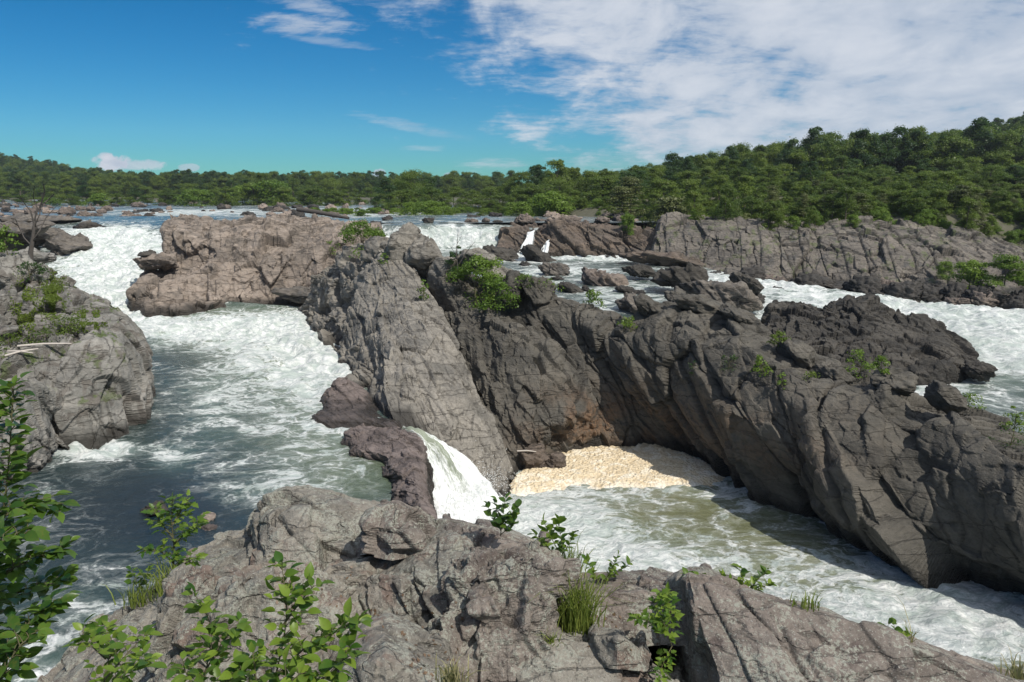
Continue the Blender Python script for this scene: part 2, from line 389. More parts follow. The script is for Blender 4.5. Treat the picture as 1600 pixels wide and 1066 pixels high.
M['fall'] = fall_mat()
def foam_mat():
    m = bpy.data.materials.new('cream_foam'); t = NT(m); P = t.n('ShaderNodeNewGeometry').outputs['Position']
    n = t.noise(P, 2.2, 8, .7); v = t.voro(P, 5, 'F1')
    c = t.mix(n, (.54, .43, .28), (.76, .67, .5)); c = t.mix(t.math('MULTIPLY', t.ss(v, .4, .8), .5), c, (.5, .38, .22))
    c = t.mix(t.math('MULTIPLY', t.ss(t.noise(P, .55, 6, .6, 2.2), .5, .6), .55), c, (.84, .8, .7))
    c = t.mix(t.attr('pale'), c, (.84, .82, .76))
    b = t.n('ShaderNodeBsdfPrincipled', {'Base Color': c, 'Roughness': .8, 'Normal': t.bump(t.math('SUBTRACT', n, v), .8, .15)})
    t.out(b.outputs[0]); return m
M['foam'] = foam_mat()
# ================================================================== SETTING: terrain
def bankx(y):   # right shore of the river, x for a given y
    return np.interp(y, [20, 60, 100, 116, 128, 137, 143, 150, 175, 200, 230, 300, 470, 600], [260, 210, 160, 118, 84, 46, 38, 36, 24, 4, -18, -40, -150, -300])
def leftx(y):
    return np.interp(y, [0, 30, 45, 60, 90, 150, 250, 500], [-24, -30, -34, -52, -80, -120, -190, -420])
def ground_z(x, y):
    u = x / np.maximum(y, 20.)
    r = smooth(x - bankx(y), -1, 5)
    up = smooth(y, 144, 158)
    bed = -9 + 16.1 * up
    landr = 7.4 - 4.5 * smooth(u, .5, .66) * smooth(y, 146, 126) + 3.0 * smooth(x - bankx(y), 8, 40) + 3.3 * smooth(y, 150, 210) - 5 * smooth(y, 185, 230) * smooth(-u, -.32, -.1)
    z = bed * (1 - r) + landr * r
    l = smooth(leftx(y) - x, -1, 6); z = z * (1 - l) + (8.2 * l) * 1 if False else z * (1 - l) + 8.2 * l
    far = smooth(y, 470, 520); z = z * (1 - far) + 9.0 * far
    z = z + 33 * smooth(y, 240, 470) * smooth(u, .46, .76) + 4 * smooth(y, 260, 440) * smooth(u, .02, .3)
    z = z + 33 * smooth(y, 560, 900) * smooth(-u, .42, .74) + 3 * smooth(y, 500, 800) * smooth(-u, .1, .5)
    return z
ys = np.concatenate([np.linspace(-30, 240, 140), np.geomspace(243, 1250, 100)]); us = np.linspace(-1.5, 1.5, 360)
Y, U = np.meshgrid(ys, us, indexing='ij'); X = U * (np.abs(Y) + 60)
Zt = ground_z(X, Y)
V = np.stack([X.ravel(), Y.ravel(), Zt.ravel()], 1)
V[:, 2] += .35 * fbm(V / 6, 4, 3) * smooth(V[:, 1], 60, 120)
o = mesh_obj('terrain', V, gridfaces(*X.shape), M['ground'], loc=(0, 0, 0)); tag(o, kind='structure')
# ================================================================== water
def blobs(V, L, base=0.):
    px, py = pix(V); f = np.full(len(V), float(base))
    for (x, y, rx, ry, v) in L:
        g = np.exp(-(((px - x) / rx) ** 2 + ((py - y) / ry) ** 2)); f = f + v * g
    return f
def water(name, rows, res, mat, foamL, base, oliveL=(), obase=0., wave=.08, rap=.5, sc_=1., seed=1, s=.5, smax=1000):
    G = loft(rows, res, s, smax); nv, nu = G.shape[:2]; V = G.reshape(-1, 3).copy(); N = gnormal(G).reshape(-1, 3)
    foam = np.clip(blobs(V, foamL, base), 0, 1); ol = np.clip(blobs(V, oliveL, obase), 0, 1)
    q = V / sc_
    rd = 1 - np.abs(fbm(q * .55 + 3, 4, seed + 3)) * 2.2
    h = wave * fbm(q * .9, 4, seed) + rap * smooth(foam, .3, .95) * (.6 * rd - .3 + .35 * fbm(q * 2.1, 4, seed + 9) + .9 * fbm(q * .3, 3, seed + 11))
    V += N * h[:, None]
    o = mesh_obj(name, V, gridfaces(nv, nu), mat, attrs={'foam': foam, 'olive': ol}, loc=(0, 0, 0))
    tag(o, kind='structure'); return o
# left channel: chute and pool
def zr(L, z): return [Z(a, b, z) for a, b in L]
def dr(L): return [D(*p) for p in L]
rows = [
    dr([(110, 338, 168), (190, 338, 168), (270, 338, 168), (340, 338, 168)]),
    dr([(80, 347, 150), (170, 347, 150), (250, 347, 150), (330, 347, 150)]),
    dr([(60, 362, 138), (160, 360, 138), (240, 358, 138), (300, 358, 138)]),
    dr([(60, 385, 124), (130, 383, 124), (200, 380, 124), (270, 380, 124)]),
    dr([(70, 405, 112), (120, 405, 112), (190, 405, 112), (280, 405, 112)]),
    dr([(70, 440, 100), (130, 440, 100), (200, 440, 100), (300, 440, 100)]),
    dr([(60, 468, 92.5), (150, 468, 92.5), (230, 468, 92.5), (330, 468, 92.5)]),
    zr([(40, 486), (200, 486), (350, 486), (540, 486)], 0),
    zr([(40, 540), (200, 540), (380, 540), (580, 540)], 0),
    zr([(40, 620), (200, 620), (400, 620), (600, 620)], 0),
    zr([(20, 672), (200, 672), (420, 672), (618, 672)], 0),
    zr([(0, 740), (200, 740), (420, 740), (620, 740)], 0),
    zr([(-100, 820), (150, 820), (380, 820), (600, 820)], 0),
    zr([(-300, 950), (80, 950), (350, 950), (560, 950)], 0),
    zr([(-600, 1200), (0, 1200), (300, 1200), (560, 1200)], 0)]
rows = [r for r in rows][::-1]
foamL = [(170, 365, 90, 14, .5), (180, 390, 90, 24, .62), (150, 430, 90, 30, .5), (215, 455, 60, 22, .6), (200, 480, 60, 22, .5),
         (330, 515, 170, 26, .62), (480, 520, 90, 45, .4), (420, 575, 130, 40, .3), (520, 570, 50, 60, .3), (330, 640, 50, 60, .25), (460, 640, 80, 60, .25), (500, 720, 120, 45, .14),
         (270, 715, 40, 22, .3), (420, 770, 90, 22, .3), (140, 700, 60, 14, .55), (110, 950, 100, 40, .14), (60, 1050, 80, 40, .3), (140, 702, 52, 10, .9), (560, 670, 60, 12, .4), (300, 565, 60, 26, -.12),
         (250, 800, 130, 45, -.2)]
oliveL = [(140, 860, 230, 130, -.4), (250, 740, 120, 60, -.15), (460, 560, 140, 60, .8), (570, 745, 90, 45, .9), (150, 450, 120, 60, .7), (330, 510, 200, 30, .6), (480, 680, 100, 60, .5)]
water('water', rows, .13, M['pool'], foamL, .23, oliveL, .22, .1, 1.05, 1.9, 5)
# lower pool
rows = [zr([(560, 1200), (800, 1200), (1300, 1200), (1900, 1200)], -5), zr([(600, 1000), (900, 1000), (1300, 1000), (1760, 1000)], -5),
        zr([(600, 900), (850, 900), (1200, 900), (1680, 900)], -5), zr([(610, 830), (800, 830), (1100, 830), (1500, 830)], -5),
        zr([(640, 770), (800, 770), (1000, 770), (1300, 770)], -5), zr([(700, 690), (850, 690), (1000, 690), (1160, 690)], -5)]
foamL = [(760, 800, 80, 40, .6), (880, 830, 90, 40, .4), (960, 880, 140, 30, .35), (1130, 760, 60, 20, .3), (1480, 930, 160, 60, .35), (1560, 1000, 120, 50, .3), (1300, 990, 130, 50, .25),
         (1060, 800, 110, 30, -.1), (1190, 850, 110, 30, -.08), (850, 775, 60, 12, -.2)]
water('water', rows, .1, M['lower'], foamL, .44, [(1080, 800, 160, 60, .7), (1250, 880, 150, 60, .6)], .35, .14, .4, 1.3, 8)
# right river and the upper falls: rows run from upstream to downstream
rows = [
    dr([(560, 340, 175), (680, 336, 178), (760, 338, 172), (860, 350, 160), (940, 360, 150), (1000, 380, 140)]),
    dr([(560, 346, 158), (640, 346, 152), (720, 347, 152), (790, 352, 150), (900, 372, 140), (1000, 385, 137)]),
    dr([(590, 352, 149), (650, 353, 146), (720, 355, 147), (790, 362, 146), (900, 380, 139), (1030, 400, 134)]),
    dr([(600, 385, 144), (655, 388, 143.5), (720, 388, 144), (800, 392, 143), (900, 396, 138), (1060, 408, 130)]),
    dr([(600, 405, 130), (680, 405, 130), (760, 405, 130), (840, 405, 130), (960, 405, 130), (1100, 418, 124)]),
    zr([(700, 440), (800, 430), (880, 432), (960, 436), (1050, 436), (1160, 432)], 1.6),
    zr([(800, 480), (900, 470), (980, 470), (1060, 465), (1160, 455), (1260, 448)], 1.0),
    zr([(960, 540), (1050, 530), (1130, 520), (1230, 500), (1330, 475), (1420, 462)], 0),
    zr([(1150, 600), (1250, 580), (1330, 560), (1420, 530), (1500, 500), (1600, 478)], -1.0),
    zr([(1300, 660), (1400, 650), (1500, 630), (1600, 600), (1700, 560), (1800, 510)], -1.8),
    zr([(1400, 800), (1550, 800), (1700, 760), (1850, 700), (2000, 640), (2200, 580)], -3.0)]
foamL = [(700, 372, 90, 14, 1.), (820, 400, 60, 8, .5), (960, 402, 80, 6, .5), (850, 440, 60, 12, .1), (960, 460, 60, 16, .15), (880, 425, 80, 8, .25), (1200, 440, 120, 16, .55),
         (1210, 530, 60, 40, .6), (1350, 470, 150, 14, .55), (1560, 530, 100, 60, .6), (1500, 480, 100, 20, .4), (1450, 610, 60, 14, .2)]
water('water', rows[::-1], .22, M['river'], foamL, .34, [(760, 375, 40, 12, .8), (1550, 560, 80, 40, .4)], .2, .12, .9, 2.0, 13, smax=900)
# upstream river
rows = [dr([(-900, 345, 150), (0, 345, 150), (300, 345, 150), (800, 345, 150), (1100, 345, 150)]), 
        zr([(-900, 338), (0, 338), (400, 338), (800, 338), (1100, 338)], 7.7),
        zr([(-900, 326), (0, 326), (400, 326), (800, 326), (1100, 326)], 7.75),
        zr([(-900, 312), (0, 312), (400, 312), (800, 312), (1100, 312)], 7.8), zr([(-900, 305), (0, 305), (400, 305), (800, 305), (1100, 305)], 7.8)]
rows = [[np.array([p[0], p[1], 7.7]) for p in r] for r in rows]
water('water', rows, .6, M['upper'], [(300, 332, 120, 5, .35), (170, 345, 120, 6, .3), (560, 332, 100, 7, .3), (660, 345, 80, 8, .3)], .3, [], .1, .1, .35, 3., 21, smax=800)
# small fall between the slab and the split rock
up = [Z(596, 656, .05), D(618, 664, 46.0), D(650, 676, 44.4), D(690, 690, 44.5), D(725, 712, 44.7), D(758, 745, 44.7), D(786, 785, 44.2), D(806, 815, 42.5)]
lo = [Z(590, 676, .05), Z(618, 681, .0), Z(646, 690, -.2), D(662, 716, 41.8), D(664, 755, 41.5), D(666, 800, 40.6), D(668, 850, 38.6), D(690, 890, 36.5)]
mi = []
for k, (a, b) in enumerate(zip(up, lo)):
    c = (a + b) / 2 + np.array([0, -.3, .35 if 1 < k < 6 else 0]); mi.append(c)
P = np.array([lo, mi, up]); G = resample(resample(P, 260, 1, 1.), 150, 0, 1.); N = gnormal(G)
fu, fv = np.meshgrid(np.linspace(0, 1, 150), np.linspace(0, 6, 260), indexing='ij')
V = G.reshape(-1, 3); fu = fu.ravel(); fv = fv.ravel()
h = .5 * fbm(np.stack([fu * 6, fv * .8, fu * 0], 1), 5, 4) + .2 * fbm(np.stack([fu * 22, fv * 2.5, fu * 0], 1), 4, 6) + .35 * smooth(fv, 3.5, 6) * fbm(np.stack([fu * 9, fv * 4, fu * 0], 1), 4, 8)
V = V + N.reshape(-1, 3) * (h * smooth(fv, .3, 1.5))[:, None]
o = mesh_obj('waterfall', V, gridfaces(150, 260), M['fall'], attrs={'fu': fu * 4, 'fv': fv, 'foam': np.clip(.2 + fv * .11 - .25 * np.exp(-((fu - .55) / .16) ** 2) * (fv < 4), 0, 1), 'edge': np.minimum(fu, 1 - fu) * 6 * smooth(fv, -.05, .25) * smooth(6.1 - fv, 0, .5) + .05})
tag(o, 'white waterfall pouring between the grey slab and the split purple rock into the lower pool', 'waterfall')
# spray droplets at its foot
q = []
for k in range(7000):
    t = random.random(); a = random.random(); b = up[5] * (1 - a) + lo[5] * a if t < .5 else up[6] * (1 - a) + lo[6] * a
    e = abs(random.gauss(0, .5)); q.append((b + np.array([random.gauss(.2, .8), random.gauss(-.2, .7), -.1 + e * random.random() * 1.6]), random.uniform(.008, .035)))
T = np.array([[1, 0, -.7], [-1, 0, -.7], [0, 1, .7], [0, -1, .7]]); TF = np.array([[0, 2, 1], [0, 1, 3], [0, 3, 2], [1, 2, 3]])
V = np.concatenate([c + T * r for c, r in q]); Fa = np.concatenate([TF + 4 * i for i in range(len(q))])
wm = plain('water_spray', (.8, .82, .83), (.9, .9, .9))
tag(mesh_obj('spray', V, Fa, wm), 'fine white spray above the foot of the small waterfall', 'spray', kind='stuff')
# tiny falls in the dark wall upstream
def mini_fall(pts_l, pts_r, label, seed, fm=.6):
    P = np.array([pts_l, [(a + b) / 2 + np.array([0, -.3, .1]) for a, b in zip(pts_l, pts_r)], pts_r]); G = resample(resample(P, 60, 1, .8), 30, 0, 1.); N = gnormal(G)
    fu, fv = np.meshgrid(np.linspace(0, 1, 30), np.linspace(0, 3, 60), indexing='ij'); fu = fu.ravel(); fv = fv.ravel()
    V = G.reshape(-1, 3) + N.reshape(-1, 3) * (.5 * fbm(np.stack([fu * 5, fv, fu * 0 + seed], 1), 4, seed))[:, None]
    tag(mesh_obj('waterfall', V, gridfaces(30, 60), M['fall'], attrs={'fu': fu * 2, 'fv': fv, 'foam': fu * 0 + fm, 'edge': np.minimum(fu, 1 - fu) * 1.5 * smooth(3.05 - fv, 0, .4)}), label, 'waterfall')
mini_fall(dr([(822, 361, 141), (820, 372, 138.2), (812, 385, 137.4), (806, 396, 136.8)]), dr([(837, 361, 141), (836, 372, 138.2), (834, 385, 137.4), (832, 396, 136.8)]), 'narrow white cascade splitting two dark rocks beside the main upper falls', 3)
mini_fall(dr([(853, 376, 137.5), (848, 384, 135.6), (844, 393, 134.8), (842, 399, 134.2)]), dr([(860, 376, 137.5), (859, 384, 135.6), (858, 393, 134.8), (857, 399, 134.2)]), 'shortest white cascade at the right end of the upper falls', 5)
# ---- cream foam raft
poly = [(788, 772), (795, 755), (835, 735), (860, 712), (900, 697), (960, 694), (1030, 700), (1090, 722), (1128, 745), (1100, 755), (1050, 762), (985, 768), (930, 758), (880, 762), (830, 768)]
fr = [Z(788, 770, -4.95), Z(835, 771, -4.95), Z(885, 765, -4.95), Z(935, 762, -4.95), Z(985, 770, -4.95), Z(1045, 764, -4.95), Z(1100, 757, -4.95), Z(1135, 750, -4.95)]
bk = [Z(790, 760, -4.95), Z(830, 728, -4.95), Z(870, 700, -4.95), Z(915, 690, -4.95), Z(970, 690, -4.95), Z(1030, 696, -4.95), Z(1092, 722, -4.95), Z(1140, 745, -4.95)]
G = resample(resample(np.array([fr, bk]), 620, 1, .8), 330, 0, 0); V = G.reshape(-1, 3); a, b = np.meshgrid(np.linspace(0, 1, 330), np.linspace(0, 1, 620), indexing='ij'); a = a.ravel(); b = b.ravel()
edge = smooth(a + .08 * fbm(V / 1.2, 4, 12), 0.02, .2) * smooth(b, 0, .05) * smooth(1 - b, 0, .1)
F1, F2, cid, cv = voro(V * np.array([4.4, 4.4, 1]) + fbm(V * 1.5, 3, 2)[:, None] * .6, 4)
F1b = voro(V * np.array([8, 8, 1]), 9)[0]
V[:, 2] += edge * (.1 + .14 * fbm(V / 1.6, 4, 2) + .1 * (1 - F1 ** 1.5) + .05 * (1 - F1b)) - .12 * (1 - edge); V[:, 1] += (1 - smooth(a, 0, .2)) * .8 * fbm(V / 1.3, 4, 5)
pale = np.clip(smooth(b, .78, 1.) * .9 + smooth(.1 - a, -.1, .1) * .8, 0, 1) * smooth(fbm(V / .8, 3, 6), -.4, .3)
tag(mesh_obj('foam', V, gridfaces(330, 620), M['foam'], attrs={'pale': pale}), 'cream coloured raft of river foam in the lower pool at the foot of the dark cliff', 'foam', kind='stuff')
# ================================================================== ROCKS
LV = lambda s, a: [(s, a * .9, a * .7, .03), (s * .42, a * .52, a * .4, .035), (s * .17, a * .22, a * .16, .05)]
# --- central ridge
ridge = empty('rock_ridge', Z(700, 690, 0)); tag(ridge, 'long grey bedrock ridge with slanting ribs rising between the pools and the rapids', 'rock ridge')
base = zr([(470, 484), (490, 512), (515, 540), (535, 565), (548, 590), (560, 606)], 0)
rock_loft('rock_buttress', [base,
    dr([(480, 470, 88), (505, 485, 80), (530, 500, 73), (545, 535, 66), (560, 560, 60), (585, 590, 55)]),
    dr([(492, 450, 87), (515, 440, 79), (545, 440, 74), (570, 465, 67), (590, 510, 61), (615, 570, 55.5)]),
    dr([(508, 428, 86), (530, 408, 81), (560, 398, 77), (590, 410, 71), (610, 450, 66), (640, 520, 58)]),
    dr([(530, 410, 87), (560, 388, 84), (590, 372, 80), (615, 385, 75), (640, 430, 69), (670, 490, 61)])], .085, LV(2.6, .55), M['ridge'], layers=.4, seed=3, parent=ridge, back=(2, 4, -5))
slab_base = [Z(535, 562, 0), Z(560, 592, 0), Z(592, 628, 0), D(622, 662, 46), D(655, 688, 45.4), D(695, 706, 45.4), D(735, 738, 45.6), D(770, 762, 46.2), D(800, 768, 46.8)]
arete = dr([(600, 382, 71), (640, 420, 67), (663, 455, 63), (690, 500, 59), (712, 545, 56), (735, 592, 53.5), (758, 640, 51.5), (780, 690, 50), (802, 738, 48.6)])
m1 = [(a * .62 + b * .38) + np.array([-.5, -.8, .6]) for a, b in zip(slab_base, arete)]
m2 = [(a * .25 + b * .75) + np.array([-.2, -.5, .45]) for a, b in zip(slab_base, arete)]
rav = [p + np.array([.9, 1.2, -2.8]) for p in arete]
rock_loft('rock_slab', [slab_base, m1, m2, arete, [p + np.array([.35, .3, -.5]) for p in arete], rav], .075, [(2.4, .24, .3, .025), (.9, .1, .12, .03), (.33, .05, .05, .05)], M['ridge'], A=SLABB, layers=1.2, seed=12, parent=ridge, under=2.5, back=(1.5, 1.5, -2), s=.15, water=lambda V: np.interp(V[:, 0], [-9, -6.5, -1], [0, 0, -5]))
# lower outer slab flake
ol = [p + np.array([-.2, -.5, .25]) for p in slab_base[3:]]
at = dr([(600, 560, 52), (632, 590, 50.5), (668, 630, 49), (706, 672, 48), (745, 712, 47.4), (790, 742, 47.3)])
rock_loft('rock_slab', [ol, [(a + b) / 2 + np.array([-.35, -.35, .25]) for a, b in zip(ol, at)], at], .07, [(2., .2, .25, .025), (.8, .09, .1, .03), (.3, .04, .04, .05)], M['ridge'], A=SLABB, layers=1., seed=15, parent=ridge, under=2, back=(.8, 1.2, -1.5), s=.1, water=lambda V: np.interp(V[:, 0], [-9, -6.5, -1], [0, 0, -5]))
# second buttress (dark, right of the ravine)
rock_loft('rock_buttress', [
    [D(790, 735, 49.5), D(815, 735, 50.5), Z(845, 722, -5), Z(872, 706, -5), Z(905, 700, -5), Z(940, 698, -5)],
    dr([(765, 660, 52.5), (790, 680, 51.2), (825, 680, 51.5), (860, 665, 52), (900, 650, 53), (930, 640, 55)]),
    dr([(735, 590, 55.5), (765, 600, 53.5), (805, 600, 53), (845, 590, 53.5), (885, 590, 54.5), (915, 590, 57)]),
    dr([(705, 515, 59.5), (730, 525, 57.5), (775, 530, 56), (815, 530, 56), (860, 545, 56.5), (890, 560, 59)]),
    dr([(697, 485, 61.5), (722, 478, 60.5), (752, 480, 60), (795, 500, 59), (835, 520, 59.5), (870, 545, 61.5)])],
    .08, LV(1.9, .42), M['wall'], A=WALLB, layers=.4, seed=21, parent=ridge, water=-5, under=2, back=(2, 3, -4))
# long wall
bpx = [(850, 712), (890, 701), (940, 698), (1000, 698), (1060, 709), (1110, 731), (1160, 762), (1230, 799), (1300, 831), (1370, 863), (1450, 898), (1520, 921), (1600, 947), (1750, 1010)]
cpx = [(672, 400, 70), (715, 424, 68), (760, 440, 66), (815, 444, 64), (868, 464, 62), (925, 494, 59.5), (985, 494, 58), (1060, 488, 56), (1135, 498, 53.5), (1205, 545, 50), (1290, 584, 46.5), (1395, 612, 43), (1500, 652, 39.5), (1660, 712, 35)]
K = len(bpx); rows = [[Z(a, b, -5) for a, b in bpx]]
bd = [Z(a, b, -5)[1] for a, b in bpx]
rib = [0, -.9, .5, -.6, .6, -.7, .5, -.5, .3, -.3, -.3, .35, -.35, 0]
lip = smooth(np.array([b[0] for b in bpx], float), 1050, 1250)
rows.append([D(a, b - 10 - 26 * l, d - .1 - 1.0 * l) for (a, b), d, l in zip(bpx, bd, lip)])
for f, g in ((.2, .06), (.42, .2), (.66, .42), (.86, .68)):
    row = []
    for k in range(K):
        a, b = bpx[k]; cx, cy, cd = cpx[k]
        row.append(D(a + (cx - a) * f, (b - 30 * lip[k]) + (cy - b + 30 * lip[k]) * f, bd[k] - .9 * lip[k] + (cd - bd[k]) * g + rib[k] * math.sin(f * 3)))
    rows.append(row)
rows.append(dr(cpx)); rows.append([D(a + 24, b + 6, c + 3) for a, b, c in cpx])
def brownz(V): return -5
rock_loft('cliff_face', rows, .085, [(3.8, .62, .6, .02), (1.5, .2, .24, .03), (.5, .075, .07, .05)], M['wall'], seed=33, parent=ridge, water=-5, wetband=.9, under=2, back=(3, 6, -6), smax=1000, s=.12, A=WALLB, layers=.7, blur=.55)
# crest blocks
def blockpx(name, px, py, d, w, h, dep, mat, seed, parent=None, sub=5, rotz=None, tilt=0., label=None, cat=None, group=None, amp=.12, planes=10, water=-99, wetband=.3, kind=None):
    """angular rock whose pixel box is centred at px,py with width w and height h pixels, dep metres deep"""
    c = D(px, py, d); k = d / F
    V, Fa, cav = boulder_geo((w * k * .5, dep * .5, h * k * .49), sub, seed, planes, amp)
    t = tilt; R = np.array([[math.cos(t), 0, math.sin(t)], [0, 1, 0], [-math.sin(t), 0, math.cos(t)]]); V = V @ R.T
    if rotz is not None:
        R = np.array([[math.cos(rotz), -math.sin(rotz), 0], [math.sin(rotz), math.cos(rotz), 0], [0, 0, 1]]); V = V @ R.T
    V = V + c
    wet = 1 - smooth(V[:, 2] - water, wetband * .3, wetband * 1.2)
    o = mesh_obj(name, V, Fa, mat, parent, {'wet': wet, 'cav': cav, 'moss': wet * 0})
    if label: tag(o, label, cat, group, kind)
    return o
for i, (px, py, d, w, h, dep, ti) in enumerate([(630, 385, 70, 46, 76, 4, .3), (668, 405, 69, 60, 60, 4, .5), (700, 430, 67, 56, 70, 4, .5), (745, 405, 66, 60, 44, 3, .5), (775, 430, 66, 50, 40, 3, .4),
                                              (600, 400, 74, 60, 60, 4, .2), (560, 415, 79, 60, 60, 5, .1), (590, 440, 71, 60, 80, 4, .5),
                                              (840, 455, 62, 60, 46, 3, .6), (800, 452, 62.5, 44, 60, 2.5, .6), (1015, 480, 57, 60, 36, 3, .4), (1090, 478, 56, 90, 34, 3, .3),
                                              (1250, 560, 48, 70, 40, 3, .5), (1300, 585, 46, 70, 44, 2.5, .4), (1400, 600, 42, 70, 44, 2.2, .3), (1385, 640, 41, 80, 70, 2, .3), (1480, 625, 39.5, 80, 40, 2, .5), (1150, 492, 53, 60, 26, 3, .5)]):
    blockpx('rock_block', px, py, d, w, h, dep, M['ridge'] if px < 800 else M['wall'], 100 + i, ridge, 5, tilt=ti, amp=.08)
blockpx('rock_block', 828, 715, 51, 46, 50, 2, M['brown'], 140, ridge, 5, water=-5)
blockpx('rock_block', 865, 725, 51, 34, 42, 1.6, M['brown'], 141, ridge, 5, water=-5)
# --- split rock at the pool's lip and its rounded neighbour
rock_loft('boulder', [zr([(484, 664), (520, 668), (560, 670), (600, 671), (626, 668)], 0), dr([(492, 645, 49.3), (520, 630, 48.6), (555, 632, 48.3), (590, 650, 47.3), (620, 662, 46.3)]),
    dr([(505, 618, 51), (528, 592, 51), (556, 598, 51), (590, 630, 49.5), (618, 656, 47.5)])], .05, LV(1.3, .1), M['purple'], seed=41, under=1, back=(1, 2, -2.5), s=.8, cap=(.6, .6))
tag(COL.objects[-1], 'smooth purple grey hump of rock in the left pool under the slanting grey slab', 'rock')
rock_loft('boulder', [[Z(532, 690, -.1), Z(548, 714, -.1), Z(592, 726, -.1), Z(606, 755, -.1), Z(618, 790, -.1), Z(632, 850, -.1)],
    [Z(536, 678, .35), Z(562, 698, .5), Z(602, 712, .6), Z(622, 742, .6), Z(634, 776, .6), Z(650, 840, .5)],
    [Z(550, 669, .45), Z(592, 676, .8), Z(630, 690, 1.0), Z(644, 728, 1.0), Z(652, 765, .9), Z(664, 830, .7)],
    [Z(590, 666, .25), Z(628, 670, .4), Z(660, 690, .7), Z(661, 724, .7), Z(666, 762, .6), Z(678, 815, .4)]], .04, LV(1.4, .14), M['purple'], seed=44, under=1.5, back=(.7, .5, -5.5), s=.2, cap=(.5, .3), water=-.1, wetband=.25)
tag(COL.objects[-1], 'split purple rock slab standing between the left pool and the small waterfall', 'rock')
# --- pink island
rock_loft('rock_island', [zr([(200, 480), (232, 492), (290, 490), (345, 484), (410, 480), (470, 474), (530, 464)], 0),
    dr([(204, 460, 90), (230, 446, 90.5), (285, 440, 92), (345, 446, 93.5), (410, 452, 94.5), (470, 446, 96.5), (530, 436, 97)]),
    dr([(212, 452, 95), (238, 436, 97), (285, 432, 97), (340, 425, 96), (410, 412, 96), (470, 410, 98), (530, 402, 98)]),
    dr([(246, 418, 100), (256, 414, 100), (290, 410, 100), (345, 396, 98.5), (410, 388, 98.5), (470, 388, 99.5), (530, 392, 99)]),
    dr([(252, 380, 101), (262, 376, 101), (296, 374, 101), (350, 370, 101), (415, 365, 101.5), (475, 366, 102), (540, 372, 101)]),
    dr([(254, 360, 103), (270, 356, 103), (304, 354, 104), (360, 351, 104), (420, 348, 105), (480, 350, 106), (550, 360, 105)]),
    dr([(270, 358, 112), (290, 353, 114), (320, 350, 116), (365, 346, 118), (425, 343, 120), (490, 343, 122), (590, 352, 122)])],
    .13, LV(4.6, .66), M['island'], A=UPRIGHT, layers=.6, seed=51, under=1.5, back=(0, 6, -8), s=.1, wetband=1.1, smax=760, cap=(.6, 1))
isl = COL.objects[-1]; tag(isl, 'massive pink and grey island of bare rock dividing the left rapids from the ridge', 'rock island')
tag(blockpx('boulder', 246, 410, 97, 76, 22, 6, M['island'], 61, sub=5, water=1.2, wetband=1), 'low grey ledge reaching into the left rapids from the island foot', 'rock')
tag(blockpx('boulder', 490, 460, 92, 120, 26, 6, M['bank'], 62, sub=5, water=0, wetband=.8), 'dark low shelf at the foot of the island where it meets the ridge', 'rock')
tag(blockpx('boulder', 234, 398, 96, 26, 10, 3, M['black'], 63, sub=4), 'small dark stone off the tip of the island ledge', 'rock')
# --- left cliff
rock_loft('rock_cliff', [zr([(-160, 704), (0, 704), (60, 704), (100, 698), (156, 692), (198, 682), (220, 655), (226, 618)], 0),
    dr([(-160, 640, 41.5), (0, 640, 41), (60, 640, 41), (100, 640, 41.2), (154, 630, 42), (198, 620, 43.5), (222, 608, 47.0), (226, 598, 51)]),
    dr([(-160, 560, 44), (0, 566, 43), (50, 560, 43), (90, 552, 43.5), (146, 548, 44), (196, 545, 46), (220, 554, 49), (226, 566, 53)]),
    dr([(-160, 540, 46), (0, 548, 45), (50, 546, 45), (96, 542, 45.5), (144, 510, 47), (180, 498, 49), (204, 512, 52), (216, 538, 56)]),
    dr([(-160, 480, 51), (0, 510, 50), (50, 500, 50), (90, 490, 51), (128, 482, 52.5), (160, 480, 54.5), (186, 496, 57), (206, 525, 60)]),
    dr([(-160, 392, 58), (0, 402, 58), (40, 412, 58), (76, 430, 58.5), (104, 444, 60), (130, 466, 62), (164, 490, 65), (190, 516, 67)])],
    .06, LV(3.2, .48), M['left'], A=COLS, layers=1.1, seed=71, under=1.5, back=(-2, 10, -6), s=.1, wetband=.8, smax=900, moss=.9, cap=(1, .5))
lc = COL.objects[-1]; tag(lc, 'blocky grey cliff with mossy ledges rising from the left pool', 'rock cliff')
rock_loft('rock_cliff', [zr([(-220, 800), (-60, 775), (0, 757), (40, 747), (75, 726), (93, 700)], 0),
    dr([(-220, 700, 36), (-60, 690, 35.5), (0, 680, 36), (40, 680, 36.5), (72, 685, 38), (90, 690, 40)]),
    dr([(-220, 600, 39), (-60, 600, 38), (0, 600, 38), (35, 612, 38.5), (62, 640, 39.5), (82, 668, 41)])], .07, LV(2., .3), M['left'], A=STRATA, seed=75, under=1.5, back=(0, 3, -1), s=.2, moss=.3, wetband=.3)
tag(COL.objects[-1], 'lower grey rock shoulder behind the leafy branches by the left pool', 'rock cliff')
lblk = [(12, 485, 50, 44, 66, 3, .2), (50, 480, 50.5, 50, 56, 2.5, 0), (85, 470, 51, 40, 60, 2.2, -.2), (15, 430, 55, 60, 70, 4, .1), (60, 430, 57, 40, 36, 3, .3), (120, 510, 48, 44, 32, 2.4, .1), (150, 520, 46.5, 40, 40, 2.2, .2), (15, 520, 47, 50, 30, 3, 0)]
for i, (px, py, d, w, h, dep, ti) in enumerate(lblk):
    blockpx('rock_block', px, py, d, w, h, dep, M['left'], 160 + i, lc, 5, tilt=ti, amp=.06)
